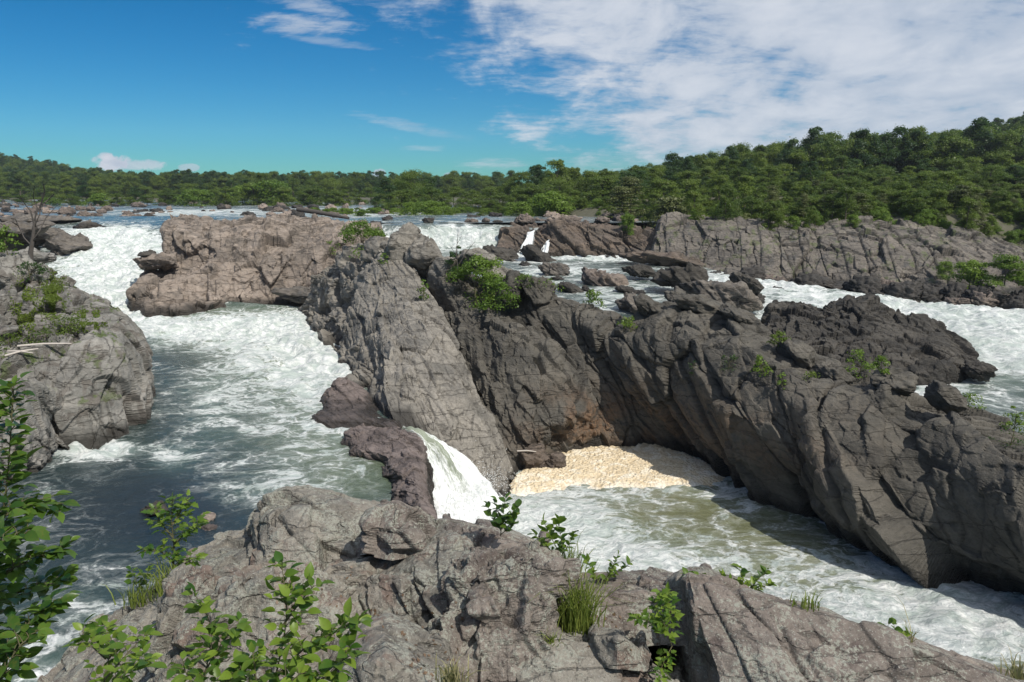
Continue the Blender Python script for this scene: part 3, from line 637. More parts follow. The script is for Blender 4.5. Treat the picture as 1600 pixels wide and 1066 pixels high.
# bank rocks upstream of the left cliff
for i, (px, py, d, w, h, dep, mt, lb) in enumerate([(106, 384, 117, 66, 34, 7, 'bank', 'broad brown rock standing in the rapids behind the bare dead tree'),
        (70, 372, 128, 56, 26, 8, 'bank', 'grey rock upstream of the broad brown rock in the left rapids'),
        (142, 354, 142, 36, 16, 6, 'bank', 'single flat topped block above the left chute'), (20, 404, 75, 90, 22, 8, 'left', 'pale rock top behind the left cliff'),
        (20, 360, 120, 100, 30, 10, 'bank', 'wide low rock on the left bank behind the dead tree'), (60, 345, 150, 110, 18, 10, 'bank', 'long low rock shelf in the upstream shallows')]):
    blockpx('boulder', px, py, d, w, h, dep, M[mt], 180 + i, sub=5, label=lb, cat='rock', water=2.5 if d < 130 else 7.7, wetband=.6)
# --- right bank cliff
rock_loft('rock_cliff', [[Z(1040, 432, 1.0), Z(1110, 436, .6), Z(1180, 436, .5), Z(1260, 444, .2), Z(1340, 452, 0), Z(1430, 464, -.4), Z(1520, 476, -.8), Z(1620, 492, -1.2), Z(1800, 520, -2)],
    dr([(1020, 405, 128), (1100, 418, 124), (1180, 424, 121), (1260, 430, 118), (1340, 438, 115), (1430, 450, 110), (1520, 462, 105), (1620, 478, 100), (1800, 500, 94)]),
    dr([(1020, 380, 130), (1100, 385, 127), (1180, 390, 124), (1260, 395, 122), (1340, 400, 119), (1430, 405, 116), (1520, 425, 112), (1620, 445, 108), (1800, 450, 102)]),
    dr([(1030, 358, 132), (1100, 357, 130), (1180, 360, 128), (1260, 368, 126), (1340, 373, 124), (1430, 380, 122), (1520, 392, 120), (1620, 420, 114), (1800, 425, 108)]),
    dr([(1036, 340, 136), (1080, 337, 136), (1160, 341, 135), (1250, 345, 134), (1340, 345, 133), (1430, 348, 132), (1520, 358, 130), (1620, 392, 124), (1800, 402, 118)])],
    .15, [(5.5, .7, .9, .025), (2.2, .22, .4, .035), (.8, .09, .1, .05)], M['bank'], A=COLS, layers=.5, seed=81, under=2, back=(2, 14, -2), s=.2, water=0, wetband=.8, smax=900, moss=.5)
tag(COL.objects[-1], 'long brown rock cliff below the woods on the right bank', 'rock cliff')
# dark rocks beside the upper falls
rock_loft('rock_outcrop', [dr([(778, 400, 140), (830, 402, 138), (880, 404, 136), (940, 406, 134), (1000, 410, 132), (1060, 420, 128), (1110, 432, 124)]),
    dr([(780, 380, 141.5), (830, 385, 139), (880, 385, 137), (940, 388, 135), (1000, 395, 133), (1060, 408, 129), (1110, 424, 126)]),
    dr([(782, 360, 143), (830, 362, 142), (870, 350, 139), (930, 352, 138), (985, 365, 136), (1050, 385, 133), (1105, 410, 129)]),
    dr([(785, 356, 150), (830, 356, 150), (870, 350, 148), (930, 350, 148), (985, 357, 146), (1040, 368, 142), (1100, 404, 133)])],
    .18, LV(4., .7), M['brown'], A=STRATA, seed=85, under=1, back=(0, 8, -1.5), s=.2, water=1.8, wetband=1.6)
tag(COL.objects[-1], 'dark brown outcrop between the upper falls and the right bank cliff', 'rock outcrop')
# black slabs in the right rapids
rock_loft('rock_slab', [[Z(1290, 590, -1.3), Z(1360, 605, -1.5), Z(1430, 608, -1.7), Z(1500, 602, -1.8), Z(1542, 592, -1.8)],
    dr([(1300, 560, 66), (1370, 575, 63), (1435, 580, 62), (1495, 575, 62), (1535, 582, 63)]),
    dr([(1295, 510, 72), (1350, 520, 70), (1420, 535, 67.5), (1480, 545, 66.5), (1520, 568, 66)]),
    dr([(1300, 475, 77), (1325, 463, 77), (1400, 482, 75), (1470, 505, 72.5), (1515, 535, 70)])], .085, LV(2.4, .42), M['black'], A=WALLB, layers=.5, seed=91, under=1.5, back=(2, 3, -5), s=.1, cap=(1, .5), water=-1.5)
tag(COL.objects[-1], 'big black slanting slab standing in the right rapids, tallest point to its left', 'rock slab')
rock_loft('rock_slab', [[Z(1180, 548, .2), Z(1240, 585, -.8), Z(1300, 605, -1.2), Z(1350, 615, -1.4)],
    dr([(1195, 520, 72), (1240, 540, 68), (1290, 560, 65), (1340, 590, 62)]),
    dr([(1205, 480, 77), (1245, 490, 75), (1300, 515, 71), (1360, 560, 66)]),
    dr([(1210, 472, 80), (1255, 474, 78), (1300, 492, 75), (1375, 540, 70)])], .085, LV(2.2, .4), M['black'], A=WALLB, layers=.5, seed=94, under=1.5, back=(2, 3, -5), s=.1, water=-.6)
tag(COL.objects[-1], 'dark slab leaning against the big black slab, behind the small leafy tree', 'rock slab')
named = [(1000, 424, 108, 46, 20, 4, 'black', .3, 'small black rock at the left end of the dark cluster in mid rapids'), (1080, 440, 96, 90, 44, 5, 'black', .4, 'tallest black rock of the dark cluster in mid rapids'),
         (1040, 436, 99, 50, 26, 4, 'black', .3, 'black rock just left of the tallest one in mid rapids'), (1130, 462, 84, 120, 40, 5, 'bank', .35, 'brown sloping rock in front of the dark cluster'),
         (1170, 445, 92, 60, 24, 4, 'black', .4, 'rounded dark rock at the right end of the dark cluster'),
         (942, 440, 104, 76, 34, 5, 'boulder', .3, 'brown humped boulder alone in the middle of the rapids'), (975, 452, 98, 30, 12, 3, 'black', .1, 'little flat dark stone right of the humped boulder'),
         (842, 403, 128, 54, 26, 4, 'black', .4, 'pointed black rock below the two narrow cascades'), (785, 400, 130, 76, 22, 4, 'black', .3, 'flat black rock under the main upper falls'),
         (866, 422, 114, 44, 22, 4, 'bank', .2, 'dark rock with a flat top in front of the pointed black one'), (890, 452, 98, 40, 18, 3, 'black', .1, 'low wet rock split by white water behind the ridge'),
         (670, 345, 150, 20, 12, 2, 'black', .1, 'tiny dark rock on the lip of the main upper falls'), (1045, 405, 124, 130, 16, 6, 'brown', .1, 'long low brown rock at the foot of the right cliff end'),
         (995, 480, 85, 60, 34, 5, 'bank', .4, 'brown rock behind the crest beside the white rapids'), (1075, 475, 74, 80, 30, 5, 'wall', .4, 'grey rock close behind the ridge crest by the rapids'),
         (1525, 577, 62, 46, 26, 3, 'black', .3, 'black knob at the lower tip of the big black slab'), (1140, 500, 66, 90, 40, 4, 'wall', .4, 'dark rock behind the ridge beside the white chute'),
         (245, 797, 32, 40, 22, 1, 'black', .3, 'dark stone in the calm water beside the young sapling'), ]
for i, (px, py, d, w, h, dep, mt, ti, lb) in enumerate(named):
    blockpx('boulder', px, py, d, w, h, dep, M[mt], 210 + i, sub=5, tilt=ti, label=lb, cat='rock')
tag(blockpx('boulder', 322, 808, 31.3, 26, 18, .6, M['boulderpink'], 231, sub=4), 'upper pale stone of the pair in the dark calm water', 'stone')
tag(blockpx('boulder', 325, 826, 30.4, 28, 15, .6, M['purple'], 232, sub=4), 'lower reddish stone of the pair in the dark calm water', 'stone')
# scattered river boulders -------------------------------------------------------------
protos = {}
def copy_at(src, loc, rz, scl, label, cat, group, name=None):
    o = src.copy(); COL.objects.link(o); o.location = Vector(loc); o.rotation_euler = (0, 0, rz); o.scale = scl
    for ch in src.children:
        c = ch.copy(); COL.objects.link(c); c.parent = o
    tag(o, label, cat, group); return o
def proto_boulder(k, mt):
    key = (k, mt)
    if key not in protos:
        V, Fa, cav = boulder_geo((1, .85, .62), 5, 300 + k, 9, .15)
        wet = 1 - smooth(V[:, 2], -.15, .15)
        V[:, 2] += .2
        o = mesh_obj('boulder', V, Fa, M[mt], None, {'wet': wet, 'cav': cav, 'moss': wet * 0}, loc=(0, 0, 0)); protos[key] = [o, False]
    return protos[key]
def boulder(p, s, mt, label, group, cat='boulder'):
    pr = proto_boulder(random.randrange(4), mt); rz = random.uniform(0, 6.28); sc_ = (s, s * random.uniform(.7, 1.2), s * random.uniform(.6, 1.25))
    if not pr[1]:
        pr[1] = True; o = pr[0]; o.location = Vector(p); o.rotation_euler = (0, 0, rz); o.scale = sc_; return tag(o, label, cat, group)
    return copy_at(pr[0], p, rz, sc_, label, cat, group)
g1 = 'boulders in the upstream shallows'
n = 0
bands = [(0, 240, 313, 344, 90, 1.5), (240, 620, 314, 334, 60, 1.4), (560, 760, 334, 350, 12, .9), (380, 600, 326, 342, 30, 1.4), (700, 1000, 338, 352, 34, 1.8)]
for (x0, x1, y0, y1, cnt, s) in bands:
    for k in range(cnt):
        px = random.uniform(x0, x1); py = y0 + (y1 - y0) * random.random() ** .8; p = Z(px, py, 7.7 if py < 346 else 7.6)
        if p[1] < 152: p = D(px, py, 152)
        sz = s * random.choice([.5, .6, .8, 1., 1.3]) * (p[1] / 220) ** .5
        mt = random.choice(['boulder', 'boulder', 'boulderpink', 'boulderdark'])
        lab = {'boulder': 'brown boulder breaking the shallow water far upstream', 'boulderpink': 'pale pinkish boulder breaking the shallow water far upstream', 'boulderdark': 'dark wet boulder breaking the shallow water far upstream'}[mt]
        boulder((p[0], p[1], 7.6), sz, mt, lab, g1)
g2 = 'loose rocks along the foot of the right cliff'
for k in range(64):
    t = random.random(); px = 1110 + 500 * t ** .8; py = 438 + 48 * ((px - 1110) / 490) + random.uniform(-9, 1); zz = .8 - 2 * t; p = Z(px, py, zz)
    boulder((p[0], p[1] + 1, zz - .1), random.choice([.6, .9, 1.4, 2.0, 2.8]) * .9, random.choice(['boulder', 'boulderdark', 'boulderdark']), 'loose rock at the water edge below the right bank cliff', g2)
g3 = 'small rocks poking out of the rapids'
for (px, py, z, s) in [(905, 412, 1.9, .8), (930, 425, 1.7, .7), (985, 430, 1.5, 1.), (1000, 458, 1.2, .9), (870, 436, 1.6, 1.), (820, 418, 1.8, 1.1), (1120, 430, 1.3, .9), (1180, 470, .8, 1.2), (1215, 455, .6, .7), (760, 396, 2.3, 1.2),
                      (640, 352, 7.5, .7), (605, 345, 7.7, 1.3), (585, 352, 7.6, 1.2), (205, 404, 2., .6), (225, 398, 2.4, .7), (180, 372, 4.8, .8), (255, 372, 5, .9), (1155, 455, 1.0, 1.2), (1100, 455, 1.1, 1.), (1545, 592, -1.7, .6), (1570, 478, -1, .8), (915, 455, 1.2, .8)]:
    p = Z(px, py, z); boulder((p[0], p[1], z - .1), s, 'boulderdark', 'small dark rock poking out of the white rapids', g3)
# ================================================================== FOREGROUND ROCKS
fg = empty('rock_outcrop', D(700, 1000, 6)); tag(fg, 'near lichen spotted outcrop of fractured brown rock running along the bottom', 'rock outcrop')
NL = lambda s, a: [(s, a * 1.35, a * 1.3, .03), (s * .4, a * .5, a * .45, .035), (s * .13, a * .14, a * .12, .06)]
def near(name, rows, mat='near', seed=0, a=.045, s_=.62, back=(.3, 1.0, -2.5), s=.1, A=BLOCKY, cap=(.25, .25), res=.0095, moss=.0, under=0.):
    return rock_loft(name, [dr(r) for r in rows], res, NL(s_, a), M[mat], A=A, seed=seed, parent=fg, under=under, back=back, s=s, cap=cap, water=-99, smax=500, blur=.65, rough=.028, moss=moss)
# broad body behind, hides the gaps and drops to the water
rock_loft('rock_body', [dr([(-40, 1500, 4.2), (200, 1500, 3.6), (500, 1500, 3.6), (900, 1500, 3.6), (1300, 1500, 3.6), (1900, 1500, 3.6)]),
    dr([(40, 1130, 6.0), (250, 1080, 6.0), (500, 1070, 5.9), (900, 1090, 5.9), (1200, 1090, 5.8), (1900, 1220, 5.7)]),
    dr([(120, 1030, 7.0), (300, 910, 7.2), (480, 840, 7.6), (850, 925, 7.0), (1150, 960, 6.4), (1900, 1160, 6.4)]),
    dr([(140, 1060, 8.0), (330, 920, 8.6), (500, 850, 8.8), (900, 950, 7.8), (1200, 985, 7.0), (1900, 1190, 7.0)])],
    .03, NL(1., .1), M['near'], A=BLOCKY, seed=400, parent=fg, under=0, back=(0, 5, -18), water=-99, s=.2, cap=(1, 1))
near('rock_slab', [[(20, 1180, 5.4), (150, 1180, 4.9), (300, 1180, 4.6), (450, 1180, 4.5)], [(72, 1075, 6.1), (180, 1020, 5.8), (300, 1005, 5.5), (430, 985, 5.3)],
    [(130, 1012, 6.7), (235, 922, 7.0), (330, 866, 7.3), (400, 850, 7.3)], [(140, 1010, 7.2), (245, 918, 7.5), (345, 842, 7.9), (400, 828, 7.9)]], seed=401, A=BLOCKY)
near('rock_block', [[(368, 950, 6.2), (440, 955, 6.1), (520, 940, 6.1), (600, 905, 6.3), (650, 880, 6.5)], [(382, 868, 6.7), (440, 885, 6.4), (520, 878, 6.4), (590, 862, 6.5), (640, 850, 6.7)],
    [(386, 815, 7.1), (430, 802, 6.9), (510, 800, 6.9), (580, 800, 7.0), (635, 805, 7.0)], [(398, 796, 7.5), (452, 770, 7.5), (520, 772, 7.6), (590, 782, 7.6), (640, 800, 7.5)]], 'near', 402, .04, s=.35)
near('rock_block', [[(575, 870, 6.1), (610, 880, 6.0), (660, 870, 6.1)], [(578, 830, 6.2), (612, 830, 6.05), (665, 835, 6.2)], [(588, 800, 6.4), (620, 795, 6.3), (662, 806, 6.4)], [(600, 790, 6.6), (628, 786, 6.6), (656, 798, 6.6)]], 'nearred', 403, .045, .5, s=.35)
near('rock_slab', [[(500, 955, 5.8), (560, 968, 5.6), (620, 985, 5.4), (690, 985, 5.3), (760, 1000, 5.3), (862, 1010, 5.3)], [(522, 905, 6.1), (580, 900, 5.9), (640, 905, 5.7), (700, 905, 5.6), (780, 910, 5.5), (864, 910, 5.6)],
    [(590, 862, 6.4), (640, 848, 6.3), (690, 842, 6.1), (740, 850, 6.0), (800, 858, 5.9), (868, 872, 5.9)], [(620, 822, 6.9), (660, 812, 6.8), (700, 816, 6.7), (760, 832, 6.5), (820, 850, 6.3), (872, 872, 6.1)]], 'near', 404, .05, s=.15)
near('rock_block', [[(700, 850, 6.2), (760, 862, 6.0), (830, 868, 5.9)], [(702, 822, 6.4), (760, 828, 6.2), (845, 850, 6.1)], [(705, 812, 6.9), (765, 822, 6.8), (840, 846, 6.5)]], 'nearred', 405, .03)
near('rock_block', [[(676, 1190, 4.5), (750, 1190, 4.4), (810, 1190, 4.4), (880, 1190, 4.5)], [(690, 1010, 4.95), (748, 1010, 4.8), (800, 1010, 4.85), (868, 1000, 5.0)],
    [(700, 908, 5.3), (745, 895, 5.15), (800, 890, 5.2), (868, 885, 5.3)], [(706, 880, 5.7), (750, 868, 5.6), (805, 865, 5.6), (868, 872, 5.7)]], 'nearred', 406, .055, .5, A=UPRIGHT * 2)
near('rock_block', [[(232, 1180, 4.2), (320, 1180, 3.95), (420, 1180, 3.9), (545, 1180, 4.0)], [(236, 1040, 4.8), (310, 1030, 4.55), (420, 1020, 4.5), (530, 1020, 4.65)],
    [(246, 935, 5.3), (300, 920, 5.15), (420, 908, 5.15), (515, 935, 5.25)], [(285, 905, 5.8), (340, 897, 5.8), (430, 890, 5.8), (508, 915, 5.8)]], 'near', 407, .05, .6, A=UPRIGHT * 2)
near('rock_block', [[(515, 1190, 3.9), (600, 1190, 3.8), (700, 1190, 3.9)], [(528, 1050, 4.3), (600, 1025, 4.2), (685, 1070, 4.2)], [(548, 992, 4.7), (605, 978, 4.7), (672, 1015, 4.65)], [(560, 978, 5.2), (610, 968, 5.3), (668, 1000, 5.2)]], 'near', 408, .03, .6, s=.6)
near('rock_block', [[(868, 1020, 5.25), (940, 1020, 5.2), (1020, 1010, 5.2), (1110, 1010, 5.2)], [(872, 935, 5.5), (940, 925, 5.5), (1020, 918, 5.5), (1105, 918, 5.55)],
    [(880, 912, 5.8), (940, 903, 5.8), (1000, 896, 5.8), (1105, 908, 5.8)], [(890, 906, 6.2), (945, 892, 6.2), (1005, 888, 6.2), (1100, 905, 6.2)]], 'nearred', 409, .03)
near('rock_slab', [[(1056, 1200, 4.9), (1150, 1200, 4.1), (1250, 1220, 3.85), (1400, 1240, 3.85), (1600, 1280, 3.8), (1780, 1320, 3.8)],
    [(1062, 1050, 5.3), (1122, 1060, 4.55), (1230, 1060, 4.4), (1400, 1095, 4.35), (1600, 1150, 4.3), (1780, 1200, 4.3)],
    [(1060, 960, 5.6), (1094, 975, 4.85), (1220, 985, 4.7), (1380, 1040, 4.65), (1600, 1105, 4.6), (1780, 1160, 4.6)],
    [(1061, 912, 5.75), (1076, 908, 5.1), (1200, 930, 4.95), (1310, 965, 4.9), (1440, 1016, 4.85), (1620, 1068, 4.8)],
    [(1064, 904, 5.85), (1082, 900, 5.3), (1200, 924, 5.2), (1310, 958, 5.2), (1440, 1010, 5.2), (1620, 1062, 5.2)]], 'nearred', 410, .035, .8, s=.1, A=basis((.7, -.2, -.7), (0, 1, .2), (2.4, 1.2, .7)), back=(.4, .8, -2.5), cap=(.3, .3), res=.008)
near('rock_slab', [[(690, 1220, 4.2), (860, 1200, 4.2), (950, 1200, 4.2), (1060, 1200, 4.2)], [(700, 1080, 4.8), (862, 1040, 4.7), (950, 1075, 4.6), (1060, 1110, 4.5)],
    [(705, 1040, 5.1), (866, 985, 5.05), (940, 1012, 4.9), (1055, 1072, 4.8)], [(710, 1030, 5.4), (872, 976, 5.4), (945, 1002, 5.3), (1055, 1062, 5.2)]], 'near', 411, .035, .6)
near('rock_block', [[(942, 1040, 4.75), (965, 1045, 4.65), (1010, 1050, 4.7)], [(944, 1000, 4.8), (966, 1000, 4.7), (1000, 1020, 4.8)], [(946, 984, 5.0), (968, 986, 4.95), (996, 1010, 5.0)]], 'near', 412, .015, .4)
near('rock_block', [[(1060, 1010, 5.4), (1110, 1000, 5.35), (1150, 1000, 5.4)], [(1060, 905, 5.55), (1100, 895, 5.5), (1150, 915, 5.5)], [(1070, 898, 5.9), (1100, 893, 5.9), (1140, 910, 5.9)]], 'near', 413, .02)
# ================================================================== VEGETATION
def tube(pts, radii, seg=7):
    pts = [np.array(p, float) for p in pts]; V = []; Fa = []
    for i, p in enumerate(pts):
        a = pts[min(i + 1, len(pts) - 1)] - pts[max(i - 1, 0)]; a /= np.linalg.norm(a) + 1e-9
        b = np.cross(a, (0, 0, 1) if abs(a[2]) < .9 else (1, 0, 0)); b /= np.linalg.norm(b); c = np.cross(a, b)
        for k in range(seg):
            t = 2 * math.pi * k / seg; V.append(p + radii[i] * (b * math.cos(t) + c * math.sin(t)))
    for i in range(len(pts) - 1):
        for k in range(seg):
            Fa.append((i * seg + k, i * seg + (k + 1) % seg, (i + 1) * seg + (k + 1) % seg, (i + 1) * seg + k))
    return np.array(V), np.array(Fa)
def joinm(L):
    V = []; Fa = []; o = 0
    for v, f in L: V.append(v); Fa.append(f + o); o += len(v)
    return np.concatenate(V), np.concatenate(Fa)
def quads(C, Nn, size, r):
    """leaf sprays: one bent quad each, centred C, facing Nn"""
    n = len(C); t = r.normal(size=(n, 3)); a = np.cross(Nn, t); a /= np.linalg.norm(a, axis=1, keepdims=True) + 1e-9; b = np.cross(Nn, a); b /= np.linalg.norm(b, axis=1, keepdims=True) + 1e-9
    s = size * r.uniform(.6, 1.3, (n, 1)); w = s * r.uniform(.45, .8, (n, 1))
    V = np.stack([C - a * s, C - b * w + Nn * s * .12, C + a * s, C + b * w + Nn * s * .12], 1).reshape(-1, 3)
    return V, np.arange(4 * n).reshape(n, 4)
def crown_geo(seed, h, w, nl, nq, q, lo=.28, pine=False):
    r = np.random.RandomState(seed); lobes = []
    for k in range(nl):
        t = r.uniform(0, 1) ** .8; zz = h * (lo + (1 - lo) * t)
        rr = w * .5 * math.sqrt(max(.0, 1 - ((t - .32) / .7) ** 2)) * r.uniform(.1, .95) ** .6 if not pine else w * .5 * (1.05 - t) * r.uniform(.3, 1)
        an = r.uniform(0, 6.28); R = w * r.uniform(.13, .25) * (1.1 - .35 * t) if not pine else w * r.uniform(.1, .17)
        lobes.append((rr * math.cos(an), rr * math.sin(an), zz - R * .9, R))
    lobes = np.array(lobes); pick = r.randint(0, nl, nq); L = lobes[pick]
    d = r.normal(size=(nq, 3)); d /= np.linalg.norm(d, axis=1, keepdims=True); d[:, 2] = np.where(d[:, 2] < -.3, -d[:, 2] * .6, d[:, 2])
    sq = np.array([1, 1, .92]) if not pine else np.array([1.5, 1.5, .35])
    rad = L[:, 3:4] * r.uniform(.55, 1.12, (nq, 1)) * (1 + .3 * (r.rand(nq, 1) < .08)); C = L[:, :3] + d * sq * rad
    N = d + r.normal(size=(nq, 3)) * .55 + np.array([0, 0, .35]); N /= np.linalg.norm(N, axis=1, keepdims=True)
    V, Fa = quads(C, N, q, r)
    lt = r.rand(nl)[pick] * .55 + r.rand(nq) * .35 + .1 * (d[:, 2] * .5 + .5)
    return V, Fa, np.repeat(lt, 4), lobes
def trunk_geo(seed, h, w, lobes, r0=None, n=9):
    r = np.random.RandomState(seed + 5); r0 = r0 or h * .018
    b = [np.array([0, 0, -.6])]; x = np.zeros(3)
    for k in range(1, 7):
        x = x + np.array([r.normal() * .02 * h, r.normal() * .02 * h, 0]); b.append(x * .6 + np.array([0, 0, h * .82 * k / 6]))
    P = [tube(b, [r0 * (1 - .13 * k) for k in range(7)], 7)]
    for L in lobes[:n]:
        z0 = max(h * .18, L[2] - h * .2); i = min(6, z0 / (h * .82) * 6); s = b[int(i)] * (1 - i % 1) + b[min(6, int(i) + 1)] * (i % 1)
        m = (s + L[:3]) / 2 + np.array([0, 0, .05 * h]); P.append(tube([s, m, L[:3]], [r0 * .4, r0 * .26, r0 * .1], 5))
    return joinm(P)
def tree_proto(name, kind, seed, h, w, nl, nq, q, mat, lo=.28, pine=False):
    V, Fa, tone, lobes = crown_geo(seed, h, w, nl, nq, q, lo, pine)
    root = empty(name, (0, 0, 0))
    c = mesh_obj('crown', V, Fa, M[mat], root, {'tone': tone}, smooth_shade=False, loc=(0, 0, 0))
    tv, tf = trunk_geo(seed, h, w, lobes); mesh_obj('trunk', tv, tf, M['bark'], root, loc=(0, 0, 0))
    root['_h'] = h; return [root, False, h]
TP = {'round': [tree_proto('broadleaf_tree', 'round', 500 + k, 13, 8 + (k % 3) * 1.3, 22 + 5 * k, 8500, .17, 'leaf', .12) for k in range(4)],
      'dark': [tree_proto('broadleaf_tree', 'dark', 520 + k, 14, 7.6, 34, 7000, .2, 'leafdark', .15) for k in range(2)],
      'pine': [tree_proto('pine_tree', 'pine', 540 + k, 12, 7.5, 46, 6500, .17, 'pine', .2, True) for k in range(3)],
      'bush': [tree_proto('shrub', 'bush', 560 + k, 5, 6, 26, 5200, .15, 'leafbright', .05) for k in range(3)],
      'mid': [tree_proto('broadleaf_tree', 'mid', 580 + k, 11, 8.5, 30, 6500, .2, 'leaf', .08) for k in range(2)]}
LAB = {'round': ('green broadleaf tree', 'tree'), 'dark': ('dark green broadleaf tree', 'tree'), 'pine': ('brownish green layered pine', 'pine tree'), 'bush': ('bright green shrub', 'shrub'), 'mid': ('green bushy tree leafy to the ground', 'tree')}
def plant_tree(kind, x, y, z, h, wfac, label, group, cat=None):
    pr = random.choice(TP[kind]); s = h / pr[2]; sc_ = (s * wfac, s * wfac, s); rz = random.uniform(0, 6.28)
    if not pr[1]:
        pr[1] = True; o = pr[0]; o.location = (x, y, z); o.rotation_euler = (0, 0, rz); o.scale = sc_; tag(o, label, cat or LAB[kind][1], group); return o
    return copy_at(pr[0], (x, y, z), rz, sc_, label, cat or LAB[kind][1], group)
def gz1(x, y): return float(ground_z(np.array([x]), np.array([y]))[0])
SKY = ([0, 60, 120, 200, 300, 400, 480, 540, 590, 620, 650, 685, 720, 745, 780, 810, 870, 905, 935, 960, 1010, 1040, 1075, 1110, 1160, 1200, 1250, 1290, 1350, 1400, 1450, 1550, 1600, 1700],
       [285, 285, 284, 284, 278, 265, 275, 275, 288, 270, 264, 265, 284, 288, 272, 258, 248, 268, 256, 252, 243, 252, 246, 257, 240, 252, 246, 236, 245, 248, 242, 240, 242, 242])
def tree_row(n, x0, x1, d0, d1, drop, kinds, wf, where, group, jit=6, minh=4.):
    for k in range(n):
        px = x0 + (x1 - x0) * (k + random.uniform(.1, .9)) / n; d = random.uniform(d0, d1) if d1 > d0 else d0
        p = D(px, 300, d); g = gz1(p[0], d); top = np.interp(px, *SKY) + drop + random.uniform(-jit, jit)
        h = max(minh, (D(px, top, d)[2] - g) * random.uniform(.78, 1.)); kd = random.choice(kinds)
        plant_tree(kd, p[0], d, g - .2, h, 1.5 * wf * min(1.1, max(.6, 9. / h) ** .5), f'{LAB[kd][0]} {where}', group)
tree_row(26, 0, 640, 330, 440, 2, ['round', 'round', 'mid', 'dark'], 1.0, 'on the far left shore of the river', 'trees on the far left shore')
tree_row(24, 20, 600, 300, 330, 16, ['mid', 'bush', 'mid'], 1.1, 'at the water edge across the upstream river', 'trees at the far water edge')
tree_row(14, 590, 960, 235, 265, 0, ['round', 'round', 'dark'], 1.0, 'in the middle of the far tree line', 'trees in the middle tree line', 5)
tree_row(18, 600, 1000, 215, 232, 22, ['mid', 'round'], 1.0, 'in the second row of the middle tree line', 'second row of the middle trees')
tree_row(44, 480, 1000, 185, 212, 48, ['bush', 'bush', 'mid'], .8, 'along the rocky middle shore', 'shrubs along the middle shore', 6, 2.5)
tree_row(22, 900, 1680, 205, 235, 0, ['round', 'round', 'dark'], 1.0, 'at the back of the right bank wood', 'trees at the back of the right bank wood')
tree_row(24, 930, 1680, 180, 200, 12, ['round', 'mid', 'dark'], 1.0, 'in the middle of the right bank wood', 'trees in the middle of the right bank wood', 10)
tree_row(26, 950, 1680, 158, 176, 28, ['mid', 'pine', 'round'], .95, 'near the front of the right bank wood', 'trees near the front of the right bank wood', 12)
tree_row(30, 1040, 1680, 139, 152, 52, ['pine', 'pine', 'mid'], .9, 'on top of the right bank cliff', 'trees on top of the right bank cliff', 12)
# hillsides: far woods that read as one mass
def forest(name, n, xr, yr, u_r, size, mat, seed, label, test, kinds=('round', 'mid', 'dark')):
    """points on the ground, each carrying the crown of one of the trees above"""
    r = np.random.RandomState(seed)
    y = r.uniform(yr[0] ** .5, yr[1] ** .5, n) ** 2; u = r.uniform(u_r[0], u_r[1], n); x = u * y; g = ground_z(x, y); k = test(x, y, g); x, y, g, u = x[k], y[k], g[k], u[k]; n = len(x)
    me = bpy.data.meshes.new(name); me.vertices.add(n); me.vertices.foreach_set('co', np.stack([x, y, g - .6], 1).astype(np.float32).ravel())
    a = me.attributes.new('size', 'FLOAT', 'POINT'); a.data.foreach_set('value', (size * (1 - .38 * (1 - smooth(u, .12, .5)) * (u > 0)) * r.uniform(.7, 1.25, n)).astype(np.float32))
    a = me.attributes.new('turn', 'FLOAT_VECTOR', 'POINT'); a.data.foreach_set('vector', np.stack([x * 0, x * 0, r.uniform(0, 6.28, n)], 1).astype(np.float32).ravel())
    o = bpy.data.objects.new(name, me); COL.objects.link(o)
    ng = bpy.data.node_groups.new(name, 'GeometryNodeTree'); ng.interface.new_socket('Geometry', in_out='INPUT', socket_type='NodeSocketGeometry'); ng.interface.new_socket('Geometry', in_out='OUTPUT', socket_type='NodeSocketGeometry')
    N = ng.nodes; L = ng.links; gi = N.new('NodeGroupInput'); go = N.new('NodeGroupOutput'); ip = N.new('GeometryNodeInstanceOnPoints'); g2 = N.new('GeometryNodeGeometryToInstance')
    srcs = [c for kd in kinds for (rt, _, _) in TP[kd] for c in rt.children if c.name.startswith('crown')]
    for c in srcs[::-1]:
        oi = N.new('GeometryNodeObjectInfo'); oi.inputs['Object'].default_value = c; oi.transform_space = 'ORIGINAL'; oi.inputs['As Instance'].default_value = True; L.new(oi.outputs['Geometry'], g2.inputs[0])
    def at(nm, ty):
        q = N.new('GeometryNodeInputNamedAttribute'); q.data_type = ty; q.inputs['Name'].default_value = nm; return q.outputs['Attribute']
    L.new(gi.outputs[0], ip.inputs['Points']); L.new(g2.outputs[0], ip.inputs['Instance']); ip.inputs['Pick Instance'].default_value = True
    L.new(at('size', 'FLOAT'), ip.inputs['Scale']); L.new(at('turn', 'FLOAT_VECTOR'), ip.inputs['Rotation']); L.new(ip.outputs[0], go.inputs[0])
    md = o.modifiers.new('woods', 'NODES'); md.node_group = ng
    tag(o, label, 'woodland', kind='stuff')
forest('forest', 4000, None, (500, 1050), (-.95, .1), 1.1, 'leaffar', 1, 'dense green woodland covering the low hills on the far left horizon', lambda x, y, g: g > 8.5)
forest('forest', 1500, None, (240, 560), (.03, .95), 1.35, 'leaffar', 2, 'dense green woodland rising over the hill on the right horizon', lambda x, y, g: g > 8.5)
forest('undergrowth', 3600, None, (117, 240), (-.05, 1.1), .45, 'leaf', 3, 'low green undergrowth filling the wood above the right cliff', lambda x, y, g: (x > bankx(y) + 1) & (g > 2.5), ('bush', 'bush', 'mid'))
